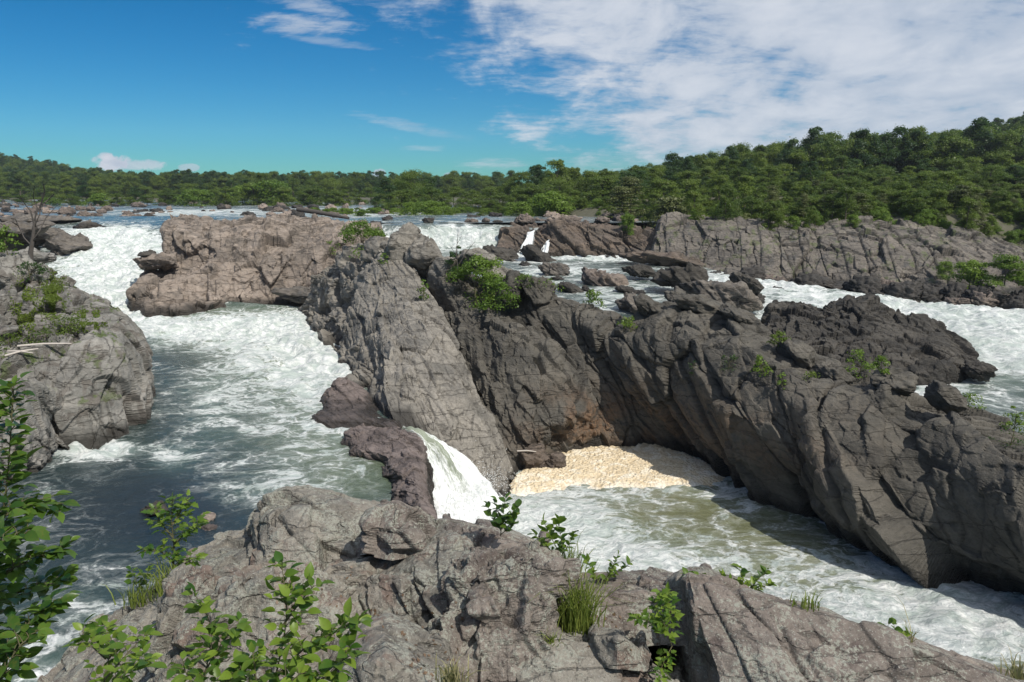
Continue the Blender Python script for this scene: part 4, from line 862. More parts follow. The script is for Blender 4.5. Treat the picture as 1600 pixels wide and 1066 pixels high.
# individual shrubs and small trees on the rocks
def small(kind, px, py, d, hpx, label, wf=1.):
    p = D(px, py, d); plant_tree(kind, p[0], p[1], p[2] - .1, hpx * d / F, wf, label, None)
small('bush', 980, 362, 136, 30, 'round green shrub at the left end of the right bank cliff', .8)
small('bush', 1515, 446, 104, 42, 'wide bright green shrub on the right bank above the stony shore', 1.2)
small('bush', 1570, 440, 100, 46, 'bright green shrub at the far right above the stony shore', 1.3)
small('bush', 1475, 432, 110, 26, 'low green shrub on the cliff ledge left of the wide bright shrub', .9)
small('bush', 1445, 420, 118, 20, 'small green shrub on a ledge of the right bank cliff', .8)
bpy.context.view_layer.update(); dg0 = bpy.context.evaluated_depsgraph_get()
k = 0
while k < 34:
    px = random.uniform(1060, 1660); d = random.uniform(129, 139); x = (px - 800) / F * d
    hit, loc, nr, idx, ob, mt = sc.ray_cast(dg0, Vector((x, d, 9.8 if px < 1500 else 8.5)), Vector((0, 0, -1)))
    k += 1
    if not hit or loc.z < 3: continue
    kd = random.choice(['pine', 'bush', 'mid', 'bush', 'mid']); h = random.uniform(1.8, 3.2) if kd == 'bush' else random.uniform(3.5, 6.5)
    plant_tree(kd, x, d, loc.z - .2, h, .85, {'pine': 'small brownish green pine', 'bush': 'bright green shrub', 'mid': 'small bushy green tree'}[kd] + ' rooted on the top edge of the right bank cliff', 'plants on the top edge of the right bank cliff', {'pine': 'pine tree', 'bush': 'shrub', 'mid': 'tree'}[kd])
# mid-distance plants: finer leaves
DG = None
def seat(px, py, d, names=('rock', 'boulder', 'cliff', 'Mesh')):
    """the rock surface met when looking at a pixel near the wanted distance"""
    global DG
    if DG is None: bpy.context.view_layer.update(); DG = bpy.context.evaluated_depsgraph_get()
    o = Vector((0, 0, H))
    for dy in (0, 5, 10, 16, 24, 34):
        hit, loc, nr, idx, ob, mt = sc.ray_cast(DG, o, Vector(ray(px, py + dy)).normalized())
        if hit and ob.name.startswith(('rock', 'cliff')) and abs(loc.y - d) < .22 * d: return np.array(loc) + np.array([0, .1, -.05])
    return D(px, py, d)
def bush_mesh(name, px, py, d, wpx, hpx, n, q, label, cat='shrub', mat='leafbright', seed=0):
    c = seat(px, py, d); k = c[1] / F; w, h = wpx * k * 1.1, hpx * k * 1.15
    V, Fa, tone, lobes = crown_geo(seed, h, w, 18, int(n * 1.5), q, .1)
    root = empty(name, c)
    mesh_obj('foliage', V + c, Fa, M[mat], root, {'tone': tone}, smooth_shade=False, loc=c)
    tv, tf = trunk_geo(seed, h, w, lobes, .02 + h * .01, 12); tv[:, 2] = np.maximum(tv[:, 2], -.25); mesh_obj('stem', tv + c, tf, M['twig'], root, loc=c)
    tag(root, label, cat)
BM = [(567, 388, 76, 62, 40, 1900, .11, 'dense green bush at the top of the ridge beside the pink island', 'leafbright'),
      (745, 482, 61.5, 84, 84, 2600, .1, 'largest green bush growing in the hollow of the ridge crest', 'leafbright'), (715, 440, 64.5, 34, 50, 700, .09, 'slender dark shrub above the largest bush on the ridge', 'leafdark'),
      (775, 488, 60, 60, 50, 1100, .09, 'bright low bush at the right foot of the largest ridge bush', 'leafbright'),
      (925, 482, 58, 36, 28, 330, .09, 'small bright shrub on the crest before the humped boulder', 'leafbright'), (985, 520, 56, 40, 26, 260, .08, 'yellowish shrub below the crest in a cleft of the dark wall', 'leafbright'),
      (1218, 506, 52, 32, 22, 420, .07, 'round crowned little tree standing above the white chute', 'leaf'), (1190, 588, 48.5, 32, 32, 300, .07, 'small bright plant rooted in the upper dark wall', 'leafbright'),
      (1222, 608, 48, 16, 26, 120, .06, 'narrow green sprig right of the small bright plant on the wall', 'leafbright'), (1140, 578, 50, 34, 24, 140, .06, 'faint green sprigs left of the small bright plant on the wall', 'leafdark'),
      (1345, 590, 44.5, 46, 44, 480, .07, 'brightest yellow green bush on the right part of the crest', 'leafbright'), (1378, 586, 43.8, 26, 30, 220, .07, 'little bush touching the brightest crest bush on its right', 'leafbright'),
      (1265, 592, 46.5, 40, 14, 140, .06, 'thin low greenery between the wall plant and the crest bush', 'leaf'), (1515, 630, 38.7, 40, 22, 240, .06, 'low yellow green tuft on the crest by the foaming river', 'leafbright'),
      (1585, 665, 35.5, 34, 40, 330, .06, 'upright leafy plant at the right end of the ridge crest', 'leafbright'), (1580, 700, 34.8, 60, 34, 140, .05, 'sparse dry brush hanging over the right end of the wall', 'leafdark'),
      (1085, 590, 52, 20, 26, 90, .06, 'faint tiny sprig on the dark wall above the brown base', 'leafdark'), (820, 450, 62.5, 30, 22, 200, .08, 'low green plants behind the ridge near the crest', 'leafbright'), (855, 450, 61.5, 40, 16, 200, .08, 'patch of light green plants on the crest facing the boulder', 'leafbright'),
      (520, 395, 84, 22, 18, 200, .1, 'green tuft in the gap between island and ridge', 'leafbright'), (600, 412, 73, 16, 16, 110, .08, 'small tuft in a crack near the ridge peak', 'leafbright'), (662, 470, 63, 16, 34, 160, .08, 'green sprigs along the upper edge of the grey slab', 'leafbright'),
      (45, 432, 56, 44, 24, 420, .08, 'dark shrub around the foot of the bare dead tree', 'leafdark'), (10, 382, 62, 34, 40, 420, .09, 'green bush at the left edge above the cliff', 'leafbright'),
      (110, 522, 47.5, 70, 30, 700, .06, 'low green plants on the ledge of the left cliff', 'leaf'), (70, 530, 46.5, 50, 18, 330, .06, 'grassy patch beside the driftwood on the left ledge', 'leaf'), (15, 545, 45, 40, 26, 300, .06, 'green clump at the left edge below the driftwood', 'leaf')]
for i, (px, py, d, w, h, n, q, lb, mt) in enumerate(BM):
    bush_mesh('shrub', px, py, d, w, h, n, q, lb, mat=mt, seed=700 + i)
# moss mats draped over the left ledge
def moss(px, py, d, w, h, n, seed, label):
    r = np.random.RandomState(seed); k = d / F; c = D(px, py, d); dg = bpy.context.evaluated_depsgraph_get()
    a = r.normal(size=(n * 3, 2)) * .5; nz = fbm(np.stack([a[:, 0] * 2.2, a[:, 1] * 2.2, a[:, 0] * 0 + seed], 1), 4, 3); a = a[(nz > -.05) & (np.abs(a).max(1) < 1.4)][:n]
    C = []; Nn = []
    for x, y in a:
        P = D(px + x * w / 2, py + y * h / 2, d); o = Vector((0, 0, H)); di = (Vector(P) - o).normalized()
        hit, loc, nr, idx, ob, mtx = sc.ray_cast(dg, o, di)
        if hit and ob.name.startswith(('rock', 'boulder')): C.append(np.array(loc) + np.array(nr) * .05); Nn.append(np.array(nr) + r.normal(size=3) * .5)
    if len(C) < 10: return
    C = np.array(C); Nn = np.array(Nn); Nn /= np.linalg.norm(Nn, axis=1, keepdims=True); V, Fa = quads(C, Nn, .06, r)
    o = mesh_obj('moss', V, Fa, M['leaf'], None, {'tone': np.repeat(.4 + r.rand(len(C)) * .6, 4)}, smooth_shade=False); tag(o, label, 'moss', kind='stuff')
bpy.context.view_layer.update()
moss(82, 462, 50, 40, 80, 2600, 1, 'thick bright green moss hanging over the left cliff ledge')
moss(40, 480, 50, 40, 90, 1500, 2, 'green moss filling the cleft between the left cliff blocks')
moss(140, 500, 48, 50, 30, 900, 3, 'thin moss near the top of the left cliff')
# dead tree
root = empty('dead_tree', D(49, 428, 58)); b = D(49, 428, 58); k = 58 / F
def dpt(px, py, dd=0): return D(px, py, 58 + dd)
tr = [tube([dpt(49, 430), dpt(48, 395), dpt(52, 368), dpt(54, 345)], [.22, .18, .13, .09], 9)]
mesh_obj('trunk', tr[0][0], tr[0][1], M['deadwood'], root, loc=b)
br = [[(52, 360), (62, 335), (66, 310), (62, 296)], [(53, 350), (48, 330), (38, 318), (30, 305)], [(50, 385), (38, 372), (28, 352), (24, 342)], [(51, 378), (62, 360), (72, 340), (88, 322)], [(54, 345), (58, 325), (52, 308), (54, 290)],
      [(66, 320), (76, 312), (84, 304)], [(38, 320), (28, 318), (18, 312)], [(53, 355), (66, 350), (80, 352)], [(28, 352), (18, 346), (10, 348)], [(62, 325), (70, 300), (68, 288)]]
tb = joinm([tube([dpt(x, y, random.uniform(-.8, .8) * i) for i, (x, y) in enumerate(q)], [.06 - .015 * i for i in range(len(q))], 6) for q in br])
mesh_obj('branch', tb[0], tb[1], M['deadwood'], root, loc=b); tag(root, 'bare dead tree with crooked branches on top of the left cliff', 'dead tree')
# thin bare sapling on the ridge
root = empty('dead_tree', D(716, 430, 64)); b = D(716, 430, 64)
tb = joinm([tube([D(716, 430, 64), D(713, 395, 64), D(716, 362, 64)], [.05, .035, .015], 5), tube([D(716, 415, 64), D(728, 395, 64), D(742, 378, 64)], [.04, .03, .012], 5), tube([D(714, 400, 64), D(704, 385, 64)], [.025, .01], 4), tube([D(715, 380, 64), D(722, 368, 64)], [.02, .01], 4)])
mesh_obj('trunk', tb[0], tb[1], M['deadwood'], root, loc=b); tag(root, 'thin bare sapling sticking out of the ridge bushes', 'dead tree')
# driftwood
def log(a, b, r, label, mat='drift', nm='driftwood_log'):
    a, b = np.array(a), np.array(b); m = (a + b) / 2 + np.array([0, 0, .06]); v, f = tube([a, (a + m) / 2, m, (m + b) / 2, b], [r, r * 1.05, r * .9, r * .8, r * .5], 8)
    tag(mesh_obj(nm, v, f, M[mat]), label, 'driftwood')
log(D(28, 541, 43.8), D(112, 537, 43.6), .07, 'pale long driftwood pole lying on the left cliff ledge')
log(D(8, 556, 42.6), D(60, 545, 43.0), .06, 'shorter bleached driftwood stick crossing the left ledge')
log(D(12, 549, 43), D(52, 552, 42.6), .05, 'thin driftwood stick nearest the left edge of the ledge')
log(D(465, 327, 118), D(545, 341, 114), .35, 'dark fallen trunk lying across the top of the pink island', 'deadwood')
log(D(808, 705, 50.2), D(838, 706, 50), .05, 'thin pale branch wedged above the cream foam')
# ---- near plants with real leaves
def leaf_tpl(kind):
    if kind == 'ovate':
        xs = [0, .12, .3, .5, .7, .87, 1.]; ws = [0, .17, .27, .29, .22, .1, 0]
    elif kind == 'broad':
        xs = [0, .1, .28, .48, .68, .86, 1.]; ws = [0, .2, .34, .38, .3, .14, 0]
    else:
        xs = [0, .12, .22, .42, .52, .78, 1.]; ws = [0, .12, .34, .16, .3, .13, 0]
    V = []
    for x, w in zip(xs, ws):
        cz = -.22 * x * x
        V += [(x, -w, cz + w * .35), (x, 0, cz), (x, w, cz + w * .35)]
    Fq = []
    for i in range(len(xs) - 1):
        a = 3 * i; Fq += [(a, a + 3, a + 4, a + 1), (a + 1, a + 4, a + 5, a + 2)]
    return np.array(V), np.array(Fq)
def leaves_mesh(pos, dirs, size, kind, r):
    T, TFq = leaf_tpl(kind); n = len(pos); dirs = dirs / np.linalg.norm(dirs, axis=1, keepdims=True)
    up = np.array([0, 0, 1.]) + r.normal(size=(n, 3)) * .45; y = np.cross(up, dirs); y /= np.linalg.norm(y, axis=1, keepdims=True) + 1e-9; z = np.cross(dirs, y)
    s = size * r.uniform(.55, 1.2, n); T2 = T[None] * s[:, None, None]
    V = pos[:, None] + T2[..., 0:1] * dirs[:, None] + T2[..., 1:2] * y[:, None] + T2[..., 2:3] * z[:, None]
    Fa = TFq[None] + (np.arange(n) * len(T))[:, None, None]
    tone = np.repeat(r.rand(n), len(T)); return V.reshape(-1, 3), Fa.reshape(-1, 4), tone
def near_plant(name, label, stems, size, kind, mat, seed, cat='plant', gap=.035, twig=.12, rad=.006, per=2):
    gap *= .72
    """stems: polylines of (px,py,d)"""
    r = np.random.RandomState(seed); b = D(*stems[0][0]); root = empty(name, b); T = []; pos = []; dirs = []
    for st in stems:
        P = np.array([D(*p) for p in st]); P = resample(P[:, None], 14, 0, .9)[:, 0]; L = np.linalg.norm(P[-1] - P[0]); n = len(P)
        T.append(tube(P, [rad * (1 - .8 * i / n) for i in range(n)], 6))
        m = max(3, int(L / gap))
        for j in range(m):
            t = .22 + .78 * (j + r.rand() * .5) / m; i = min(n - 2, int(t * (n - 1))); q = P[i] + (P[i + 1] - P[i]) * (t * (n - 1) - i); ax = P[i + 1] - P[i]; ax /= np.linalg.norm(ax) + 1e-9
            for e in range(1 if twig > 0 else per):
                an = j * 2.4 + e * 3.1 + r.normal() * .4; side = np.array([math.cos(an), math.sin(an), .35]); side -= ax * side.dot(ax) * .6
                if twig > 0:
                    tl = twig * (1.1 - .7 * t) * r.uniform(.6, 1.3); e_ = q + side * tl + ax * tl * .5; T.append(tube([q, (q + e_) / 2 + np.array([0, 0, .01]), e_], [rad * .4, rad * .3, rad * .15], 4))
                    nn = max(2, int(tl / (size * .45)))
                    for w in range(nn + 1):
                        f = (w + .5) / (nn + .5); pos.append(q + (e_ - q) * f); sd = (-1) ** w; c = np.cross(e_ - q, (0, 0, 1)); c /= np.linalg.norm(c) + 1e-9
                        dirs.append(c * sd * (1 - .7 * (w == nn)) + (e_ - q) / tl * .8 + np.array([0, 0, -.15]) + r.normal(size=3) * .2)
                else:
                    pos.append(q); dirs.append(side + ax * .6 + np.array([0, 0, -.1]) + r.normal(size=3) * .2)
        pos.append(P[-1]); dirs.append(P[-1] - P[-2] + r.normal(size=3) * .01)
    V, Fa, tone = leaves_mesh(np.array(pos), np.array(dirs), size, kind, r)
    mesh_obj('foliage', V, Fa, M[mat], root, {'tone': tone}, loc=b); v, f = joinm(T); mesh_obj('stem', v, f, M['twig'], root, loc=b)
    tag(root, label, cat); return root
near_plant('sapling', 'young bright green sapling with one thin trunk standing on the left slope of the outcrop', [[(269, 915, 6.6), (272, 860, 6.6), (268, 810, 6.6), (270, 775, 6.6)], [(271, 880, 6.6), (250, 862, 6.5), (225, 862, 6.4)], [(271, 850, 6.6), (295, 830, 6.6), (308, 815, 6.5)], [(270, 840, 6.6), (250, 815, 6.6), (240, 795, 6.6)], [(271, 890, 6.6), (290, 880, 6.5), (305, 872, 6.5)], [(270, 820, 6.6), (285, 795, 6.7), (296, 780, 6.7)]],
           .085, 'lobed', 'near_leaf', 1, 'sapling', .045, .12, .009)
near_plant('leafy_branch', 'tall dark leafy branches hanging in from the left edge', [[(-70, 1150, 3.0), (-20, 950, 3.0), (10, 760, 3.0), (22, 600, 3.1)], [(-40, 1060, 2.9), (20, 1000, 2.9), (60, 960, 3.0), (95, 940, 3.0)], [(-40, 930, 2.9), (20, 890, 2.9), (70, 870, 3.0), (100, 860, 3.0)],
           [(-30, 830, 2.9), (20, 800, 2.9), (60, 790, 3.0), (95, 800, 3.0)], [(-60, 1100, 2.9), (0, 1060, 2.8), (30, 1010, 2.8), (60, 985, 2.9)], [(-40, 880, 2.8), (0, 850, 2.7), (50, 830, 2.8)], [(-30, 950, 3.2), (30, 930, 3.2), (105, 905, 3.3)]],
           .072, 'ovate', 'near_leaf_dark', 2, 'leafy branch', .024, .1, .007)
near_plant('sapling', 'bright leafed sapling with toothed leaves rising in front of the near boulder', [[(400, 1180, 3.0), (430, 1060, 3.1), (448, 960, 3.2), (440, 880, 3.3)], [(430, 1060, 3.1), (480, 1010, 3.1), (530, 985, 3.1), (560, 968, 3.1)], [(430, 1100, 3.0), (490, 1070, 3.0), (530, 1040, 3.0), (545, 1010, 3.0)], [(440, 980, 3.2), (470, 940, 3.2), (490, 915, 3.2)], [(410, 1120, 3.0), (400, 1060, 3.0), (395, 1020, 3.0)], [(430, 1080, 2.9), (460, 1060, 2.9), (480, 1050, 2.9)], [(420, 1130, 2.8), (450, 1100, 2.8), (490, 1090, 2.8)]],
           .07, 'ovate', 'near_leaf', 3, 'sapling', .035, .1, .006)
near_plant('sapling', 'smaller leafy sapling between the slope and the near boulder', [[(300, 1180, 3.0), (320, 1060, 3.1), (330, 980, 3.2), (305, 930, 3.2)], [(320, 1050, 3.1), (350, 1000, 3.1), (375, 975, 3.1)], [(315, 1090, 3.0), (290, 1050, 3.0), (285, 1030, 3.0)], [(310, 1110, 3.0), (350, 1070, 3.0), (380, 1040, 3.0)]],
           .07, 'ovate', 'near_leaf', 4, 'sapling', .04, .09, .005)
near_plant('shrub', 'low shrub with darker leaves on the lower left slope', [[(160, 1120, 4.2), (165, 1050, 4.4), (175, 1000, 4.6), (150, 975, 4.7)], [(165, 1060, 4.3), (200, 1020, 4.4), (230, 990, 4.5)], [(160, 1080, 4.2), (200, 1050, 4.2), (235, 1030, 4.2)], [(165, 1030, 4.4), (135, 1000, 4.5), (128, 985, 4.5)]],
           .085, 'ovate', 'near_leaf', 5, 'shrub', .045, .11, .006)
near_plant('shrub', 'tiny yellow green shrub at the water side of the slope', [[(215, 930, 6.8), (212, 905, 6.8), (205, 890, 6.8)], [(214, 925, 6.8), (225, 905, 6.8), (232, 892, 6.8)]], .06, 'broad', 'near_leaf', 6, 'shrub', .05, .06, .004)
near_plant('plant', 'dark round leafed plant sprouting on the dome beside the waterfall', [[(782, 838, 6.0), (785, 810, 5.9), (790, 780, 5.9)], [(783, 830, 6.0), (768, 805, 5.9), (762, 790, 5.9)], [(784, 825, 6.0), (802, 800, 5.9), (810, 792, 5.9)], [(783, 835, 6.0), (800, 820, 5.9), (806, 812, 5.9)], [(783, 820, 6.), (775, 795, 5.9), (776, 782, 5.9)]], .07, 'broad', 'near_leaf_dark', 7, 'plant', .05, 0, .004)
near_plant('plant', 'tall stalk with paired oval leaves above the grass clump', [[(880, 880, 5.7), (878, 850, 5.7), (870, 810, 5.7)], [(870, 868, 5.7), (850, 850, 5.7), (835, 835, 5.7)], [(880, 865, 5.7), (892, 845, 5.7), (898, 830, 5.7)], [(872, 860, 5.7), (856, 830, 5.7), (850, 815, 5.7)]], .075, 'broad', 'near_leaf', 8, 'plant', .05, 0, .004)
near_plant('plant', 'leafy sprig right of the grass clump on the outcrop edge', [[(940, 915, 5.8), (955, 890, 5.8), (965, 868, 5.8)], [(942, 912, 5.8), (970, 890, 5.8), (985, 880, 5.8)], [(938, 915, 5.8), (925, 890, 5.8), (915, 875, 5.8)]], .07, 'ovate', 'near_leaf', 9, 'plant', .05, 0, .004)
near_plant('plant', 'spreading leafy plant behind the crest of the big right slab', [[(1165, 930, 5.3), (1160, 905, 5.3), (1155, 885, 5.3)], [(1165, 928, 5.3), (1140, 908, 5.3), (1125, 895, 5.3)], [(1166, 928, 5.3), (1185, 905, 5.3), (1200, 890, 5.3)], [(1166, 930, 5.3), (1190, 918, 5.3), (1205, 912, 5.3)], [(1110, 905, 5.4), (1090, 900, 5.4), (1070, 898, 5.4)]], .07, 'ovate', 'near_leaf', 10, 'plant', .045, 0, .004)
near_plant('plant', 'leafy plant hanging in the shaded gap left of the big slab', [[(1050, 1010, 4.9), (1035, 970, 4.8), (1020, 940, 4.8)], [(1050, 1000, 4.9), (1020, 975, 4.8), (995, 965, 4.7)], [(1050, 990, 4.9), (1048, 955, 4.9), (1045, 925, 4.9)], [(1050, 1010, 4.9), (1035, 1040, 4.7), (1030, 1060, 4.6)], [(1048, 960, 4.9), (1030, 935, 4.8), (1030, 925, 4.8)]], .065, 'lobed', 'near_leaf', 11, 'plant', .04, .05, .004)
near_plant('plant', 'small three leafed plant on the low end of the right slab', [[(1400, 1002, 5.0), (1398, 985, 5.0), (1396, 970, 5.0)], [(1400, 1000, 5.0), (1388, 985, 5.0), (1380, 978, 5.0)], [(1400, 1000, 5.0), (1410, 990, 5.0), (1420, 988, 5.0)]], .06, 'broad', 'near_leaf', 12, 'plant', .06, 0, .003)
def grass(px, py, d, wpx, hpx, n, label, mat, seed, name='grass_clump'):
    r = np.random.RandomState(seed); k = d / F; L = []; c = D(px, py, d)
    T = []
    for j in range(n):
        x = r.normal() * wpx * .22 * k; y0 = r.normal() * wpx * .15 * k; b = c + np.array([x, y0, -.03]); h = hpx * k * r.uniform(.5, 1.1); le = np.array([r.normal() * .35 * h, r.normal() * .35 * h, 0]); w = .0045 * r.uniform(.7, 1.3)
        s = np.array([math.cos(j), math.sin(j), 0]) * w; P = [b, b + le * .25 + np.array([0, 0, h * .55]), b + le * .65 + np.array([0, 0, h * .9]), b + le * 1.2 + np.array([0, 0, h * .95])]
        V = np.array([P[0] - s, P[0] + s, P[1] - s * .9, P[1] + s * .9, P[2] - s * .6, P[2] + s * .6, P[3] - s * .1, P[3] + s * .1]); T.append((V, np.array([[0, 1, 3, 2], [2, 3, 5, 4], [4, 5, 7, 6]])))
    v, f = joinm(T); tone = np.repeat(r.rand(n), 8); o = mesh_obj(name, v, f, M[mat], None, {'tone': tone}); tag(o, label, 'grass clump')
grass(900, 985, 5.2, 90, 110, 260, 'tall bright grass clump growing in the cleft of the outcrop', 'grass', 1)
grass(885, 900, 5.8, 50, 60, 90, 'upper grass tuft below the paired leaf stalk', 'grass', 2)
grass(275, 925, 6.4, 90, 60, 130, 'grass around the foot of the young sapling', 'grass', 3)
grass(215, 940, 6.7, 60, 40, 80, 'short grass on the water side of the left slope', 'grass', 9)
grass(705, 1070, 4.0, 60, 50, 90, 'dry straw tuft at the bottom below the dark cleft', 'straw', 4)
grass(1262, 945, 5.0, 60, 30, 40, 'thin grass blades on the top edge of the big right slab', 'grass', 5)
grass(1590, 1060, 4.9, 60, 44, 60, 'pale dry grass at the far right end of the slab', 'straw', 6)
grass(1420, 1010, 5.0, 20, 60, 10, 'few tall thin stalks beside the three leafed plant', 'straw', 7)
grass(860, 1010, 4.9, 24, 34, 40, 'little green tuft in the crack under the tall grass', 'grass', 8)
def litter(boxes, n, label):
    r = np.random.RandomState(5); C = []; Nn = []; o = Vector((0, 0, H))
    for (x0, y0, x1, y1) in boxes:
        for k in range(n):
            hit, loc, nr, idx, ob, mt = sc.ray_cast(DG, o, Vector(ray(r.uniform(x0, x1), r.uniform(y0, y1))).normalized())
            if hit and loc.y < 9.5 and nr.z > .35 and ob.name.startswith('rock'): C.append(np.array(loc) + np.array(nr) * .006); Nn.append(np.array(nr) + r.normal(size=3) * .3)
    C = np.array(C); Nn = np.array(Nn); Nn /= np.linalg.norm(Nn, axis=1, keepdims=True); V, Fa = quads(C, Nn, .015, r)
    tag(mesh_obj('dead_leaves', V, Fa, leaf_mat('dry_leaf', (.06, .038, .025), (.17, .11, .07), .1), None, {'tone': np.repeat(r.rand(len(C)), 4)}, smooth_shade=False), label, 'leaf litter', kind='stuff')
litter([(880, 950, 1060, 1020), (560, 930, 760, 1010), (420, 880, 560, 960), (640, 1000, 720, 1060)], 34, 'dry brown leaf litter caught in the clefts of the near outcrop')
for k, (px, py) in enumerate([(470, 905), (540, 925), (655, 935), (735, 1005), (905, 1000), (985, 925), (1010, 1035), (350, 965), (610, 1020), (820, 930), (1240, 1010), (930, 1030)]):
    c = seat(px, py, 5.5); V, Fa, cav = boulder_geo((.05, .04, .03), 3, 800 + k, 9, .1)
    tag(mesh_obj('pebble', V * (.5 + .8 * random.random()) + c, Fa, M['near'], None, {'cav': cav, 'wet': cav * 0, 'moss': cav * 0}), 'small loose stone lying on the near lichen spotted outcrop', 'stone', 'loose stones on the near outcrop')
# thin summer air
hv = np.array([(x, y, z) for z in (-12, 110) for y in (-60, 1300) for x in (-2050, 2050)], float); hfc = np.array([(0, 2, 3, 1), (4, 5, 7, 6), (0, 1, 5, 4), (2, 6, 7, 3), (0, 4, 6, 2), (1, 3, 7, 5)])
hm = bpy.data.materials.new('haze'); ht = NT(hm); ht.out(ht.n('ShaderNodeVolumePrincipled', {'Color': (.8, .88, 1., 1), 'Density': .00011, 'Anisotropy': .2}).outputs[0], 'Volume')
tag(mesh_obj('haze', hv, hfc, hm, smooth_shade=False), 'faint bluish summer haze over the far woods', 'haze', kind='stuff')
# ================================================================== LIGHT, SKY, CAMERA
SUN = np.array([.41, -.52, .77]); SUN /= np.linalg.norm(SUN)
el = math.asin(SUN[2]); az = math.atan2(SUN[0], SUN[1])
ld = bpy.data.lights.new('sun', 'SUN'); ld.energy = 4.7; ld.angle = math.radians(.6); ld.color = (1, .94, .84)
lo_ = bpy.data.objects.new('sun', ld); COL.objects.link(lo_); lo_.rotation_euler = Vector(-SUN).to_track_quat('-Z', 'Y').to_euler(); lo_.location = (60, -40, 90)
w = bpy.data.worlds.new('World'); sc.world = w; w.use_nodes = True; t = NT(w)
sky = t.n('ShaderNodeTexSky', sky_type='NISHITA', sun_disc=False, sun_elevation=el, sun_rotation=az, air_density=1.0, dust_density=.0, ozone_density=1.6)
g = t.n('ShaderNodeTexCoord').outputs['Generated']
sx = t.n('ShaderNodeSeparateXYZ', {0: g}).outputs; zc = t.math('MAXIMUM', sx[2], 0.)
tintc = t.mix(t.ss(zc, .0, .32), (.3, .86, 1.3), (.03, .88, 1.12))
skyc = t.mix(1., t.n('ShaderNodeHueSaturation', {'Color': sky.outputs[0], 'Saturation': 1.4, 'Value': .78, 'Hue': .503}).outputs[0], tintc, 'MULTIPLY')
den = t.math('ADD', zc, .24); Pn = t.n('ShaderNodeCombineXYZ', {0: t.math('DIVIDE', sx[0], den), 1: t.math('DIVIDE', sx[1], den), 2: 0.}).outputs[0]
def dirn(px, py): r = ray(px, py); return r / np.linalg.norm(r)
nA = np.cross(dirn(860, 285), dirn(600, -30)); nA /= np.linalg.norm(nA)
if nA.dot(dirn(1400, 50)) < 0: nA = -nA
side = t.vmath('DOT_PRODUCT', g, tuple(nA))
Pm = t.mapping(Pn, (0, 0, .5), (1., .7, 1)); nb = t.noise(Pm, .9, 4, .5, .5); nd_ = t.noise(Pm, 4.2, 12, .6, .3); nf = t.noise(t.mapping(Pn, (0, 0, -.35), (1, 2.1, 1)), 11, 10, .66, .3)
cov = t.math('ADD', t.math('MULTIPLY', side, 3.2), t.math('MULTIPLY', t.math('SUBTRACT', nb, .5), 1.6))
cov = t.math('ADD', t.math('MINIMUM', cov, .48), t.math('MULTIPLY', t.ss(side, .12, .5), .26))
cl = t.math('ADD', cov, t.math('ADD', t.math('MULTIPLY', t.math('SUBTRACT', nd_, .5), 1.9), t.math('MULTIPLY', t.math('SUBTRACT', nf, .5), .9)))
cm = t.math('MULTIPLY', t.ss(cl, -.15, .6), t.ss(zc, -.02, .06)); cm = t.math('MULTIPLY', cm, .93)
def wisp(px, py, rx, ry, rotn=0.):
    c = dirn(px, py); r_ = np.array([c[1], -c[0], 0]); r_ /= np.linalg.norm(r_); u_ = np.cross(r_, c)
    if u_[2] < 0: u_ = -u_
    a = t.math('DIVIDE', t.vmath('DOT_PRODUCT', t.vmath('SUBTRACT', g, tuple(c)), tuple(r_ * math.cos(rotn) + u_ * math.sin(rotn))), rx / F)
    b = t.math('DIVIDE', t.vmath('DOT_PRODUCT', t.vmath('SUBTRACT', g, tuple(c)), tuple(-r_ * math.sin(rotn) + u_ * math.cos(rotn))), ry / F)
    d2 = t.math('ADD', t.math('MULTIPLY', a, a), t.math('MULTIPLY', b, b)); return d2
def add(m, x): return t.math('MAXIMUM', m, x)
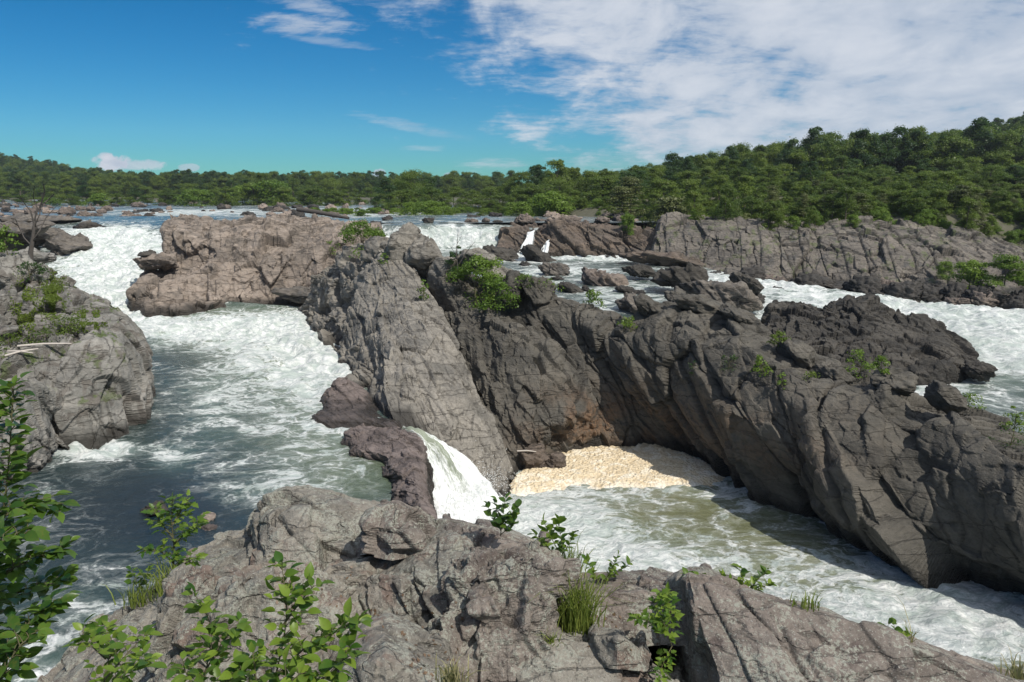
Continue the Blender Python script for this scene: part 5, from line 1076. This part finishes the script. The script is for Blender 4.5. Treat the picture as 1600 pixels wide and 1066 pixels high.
for (px, py, rx, ry, rn, s_) in [(480, 38, 75, 16, 0, .75), (470, 5, 70, 14, -.2, .6), (520, 66, 60, 7, -.1, .4), (640, 198, 90, 9, -.2, .35), (1030, 70, 1, 1, 0, 0), (665, 232, 40, 5, 0, .3), (770, 256, 60, 8, 0, .45)]:
    if s_ == 0: continue
    d2 = wisp(px, py, rx, ry, rn); q = t.math('ADD', t.math('SUBTRACT', 1., d2), t.math('MULTIPLY', t.math('SUBTRACT', nf, .5), 4.)); cm = add(cm, t.math('MULTIPLY', t.ss(q, -.3, 1.6), s_))
gn = t.noise(g, 45, 8, .6, .3)
for (px, py, rx, ry, s_) in [(178, 254, 34, 13, 1.), (215, 258, 40, 9, .75), (165, 247, 14, 10, 1.), (296, 262, 18, 6, .6), (592, 272, 11, 10, .8), (240, 257, 12, 6, .6), (706, 276, 16, 7, .6)]:
    d2 = wisp(px, py, rx, ry); q = t.math('ADD', t.math('SUBTRACT', 1., d2), t.math('MULTIPLY', t.math('SUBTRACT', gn, .5), 3.2)); cm = add(cm, t.math('MULTIPLY', t.ss(q, .1, .7), s_))
cc = t.mix(t.ss(nd_, .35, .7), (6.0, 6.9, 8.3), (8.6, 9.1, 10.))
fin = t.mix(cm, skyc, cc)
bg = t.n('ShaderNodeBackground', {'Color': fin, 'Strength': .08})
wo = t.t.nodes.new('ShaderNodeOutputWorld'); t.link(bg.outputs[0], wo.inputs[0])
cam = bpy.data.cameras.new('camera'); co = bpy.data.objects.new('camera', cam); COL.objects.link(co)
cam.sensor_width = 36; cam.lens = 36 * F / 1600; cam.clip_end = 6000; cam.clip_start = .05
co.location = (0, 0, H); co.rotation_euler = (math.radians(90) - PITCH, 0, 0); sc.camera = co
sc.view_settings.view_transform = 'Standard'; sc.view_settings.look = 'None'; sc.view_settings.exposure = 0; sc.view_settings.gamma = 1
sc.cycles.max_bounces = 6; sc.cycles.diffuse_bounces = 3; sc.cycles.transmission_bounces = 4; sc.cycles.use_denoising = True
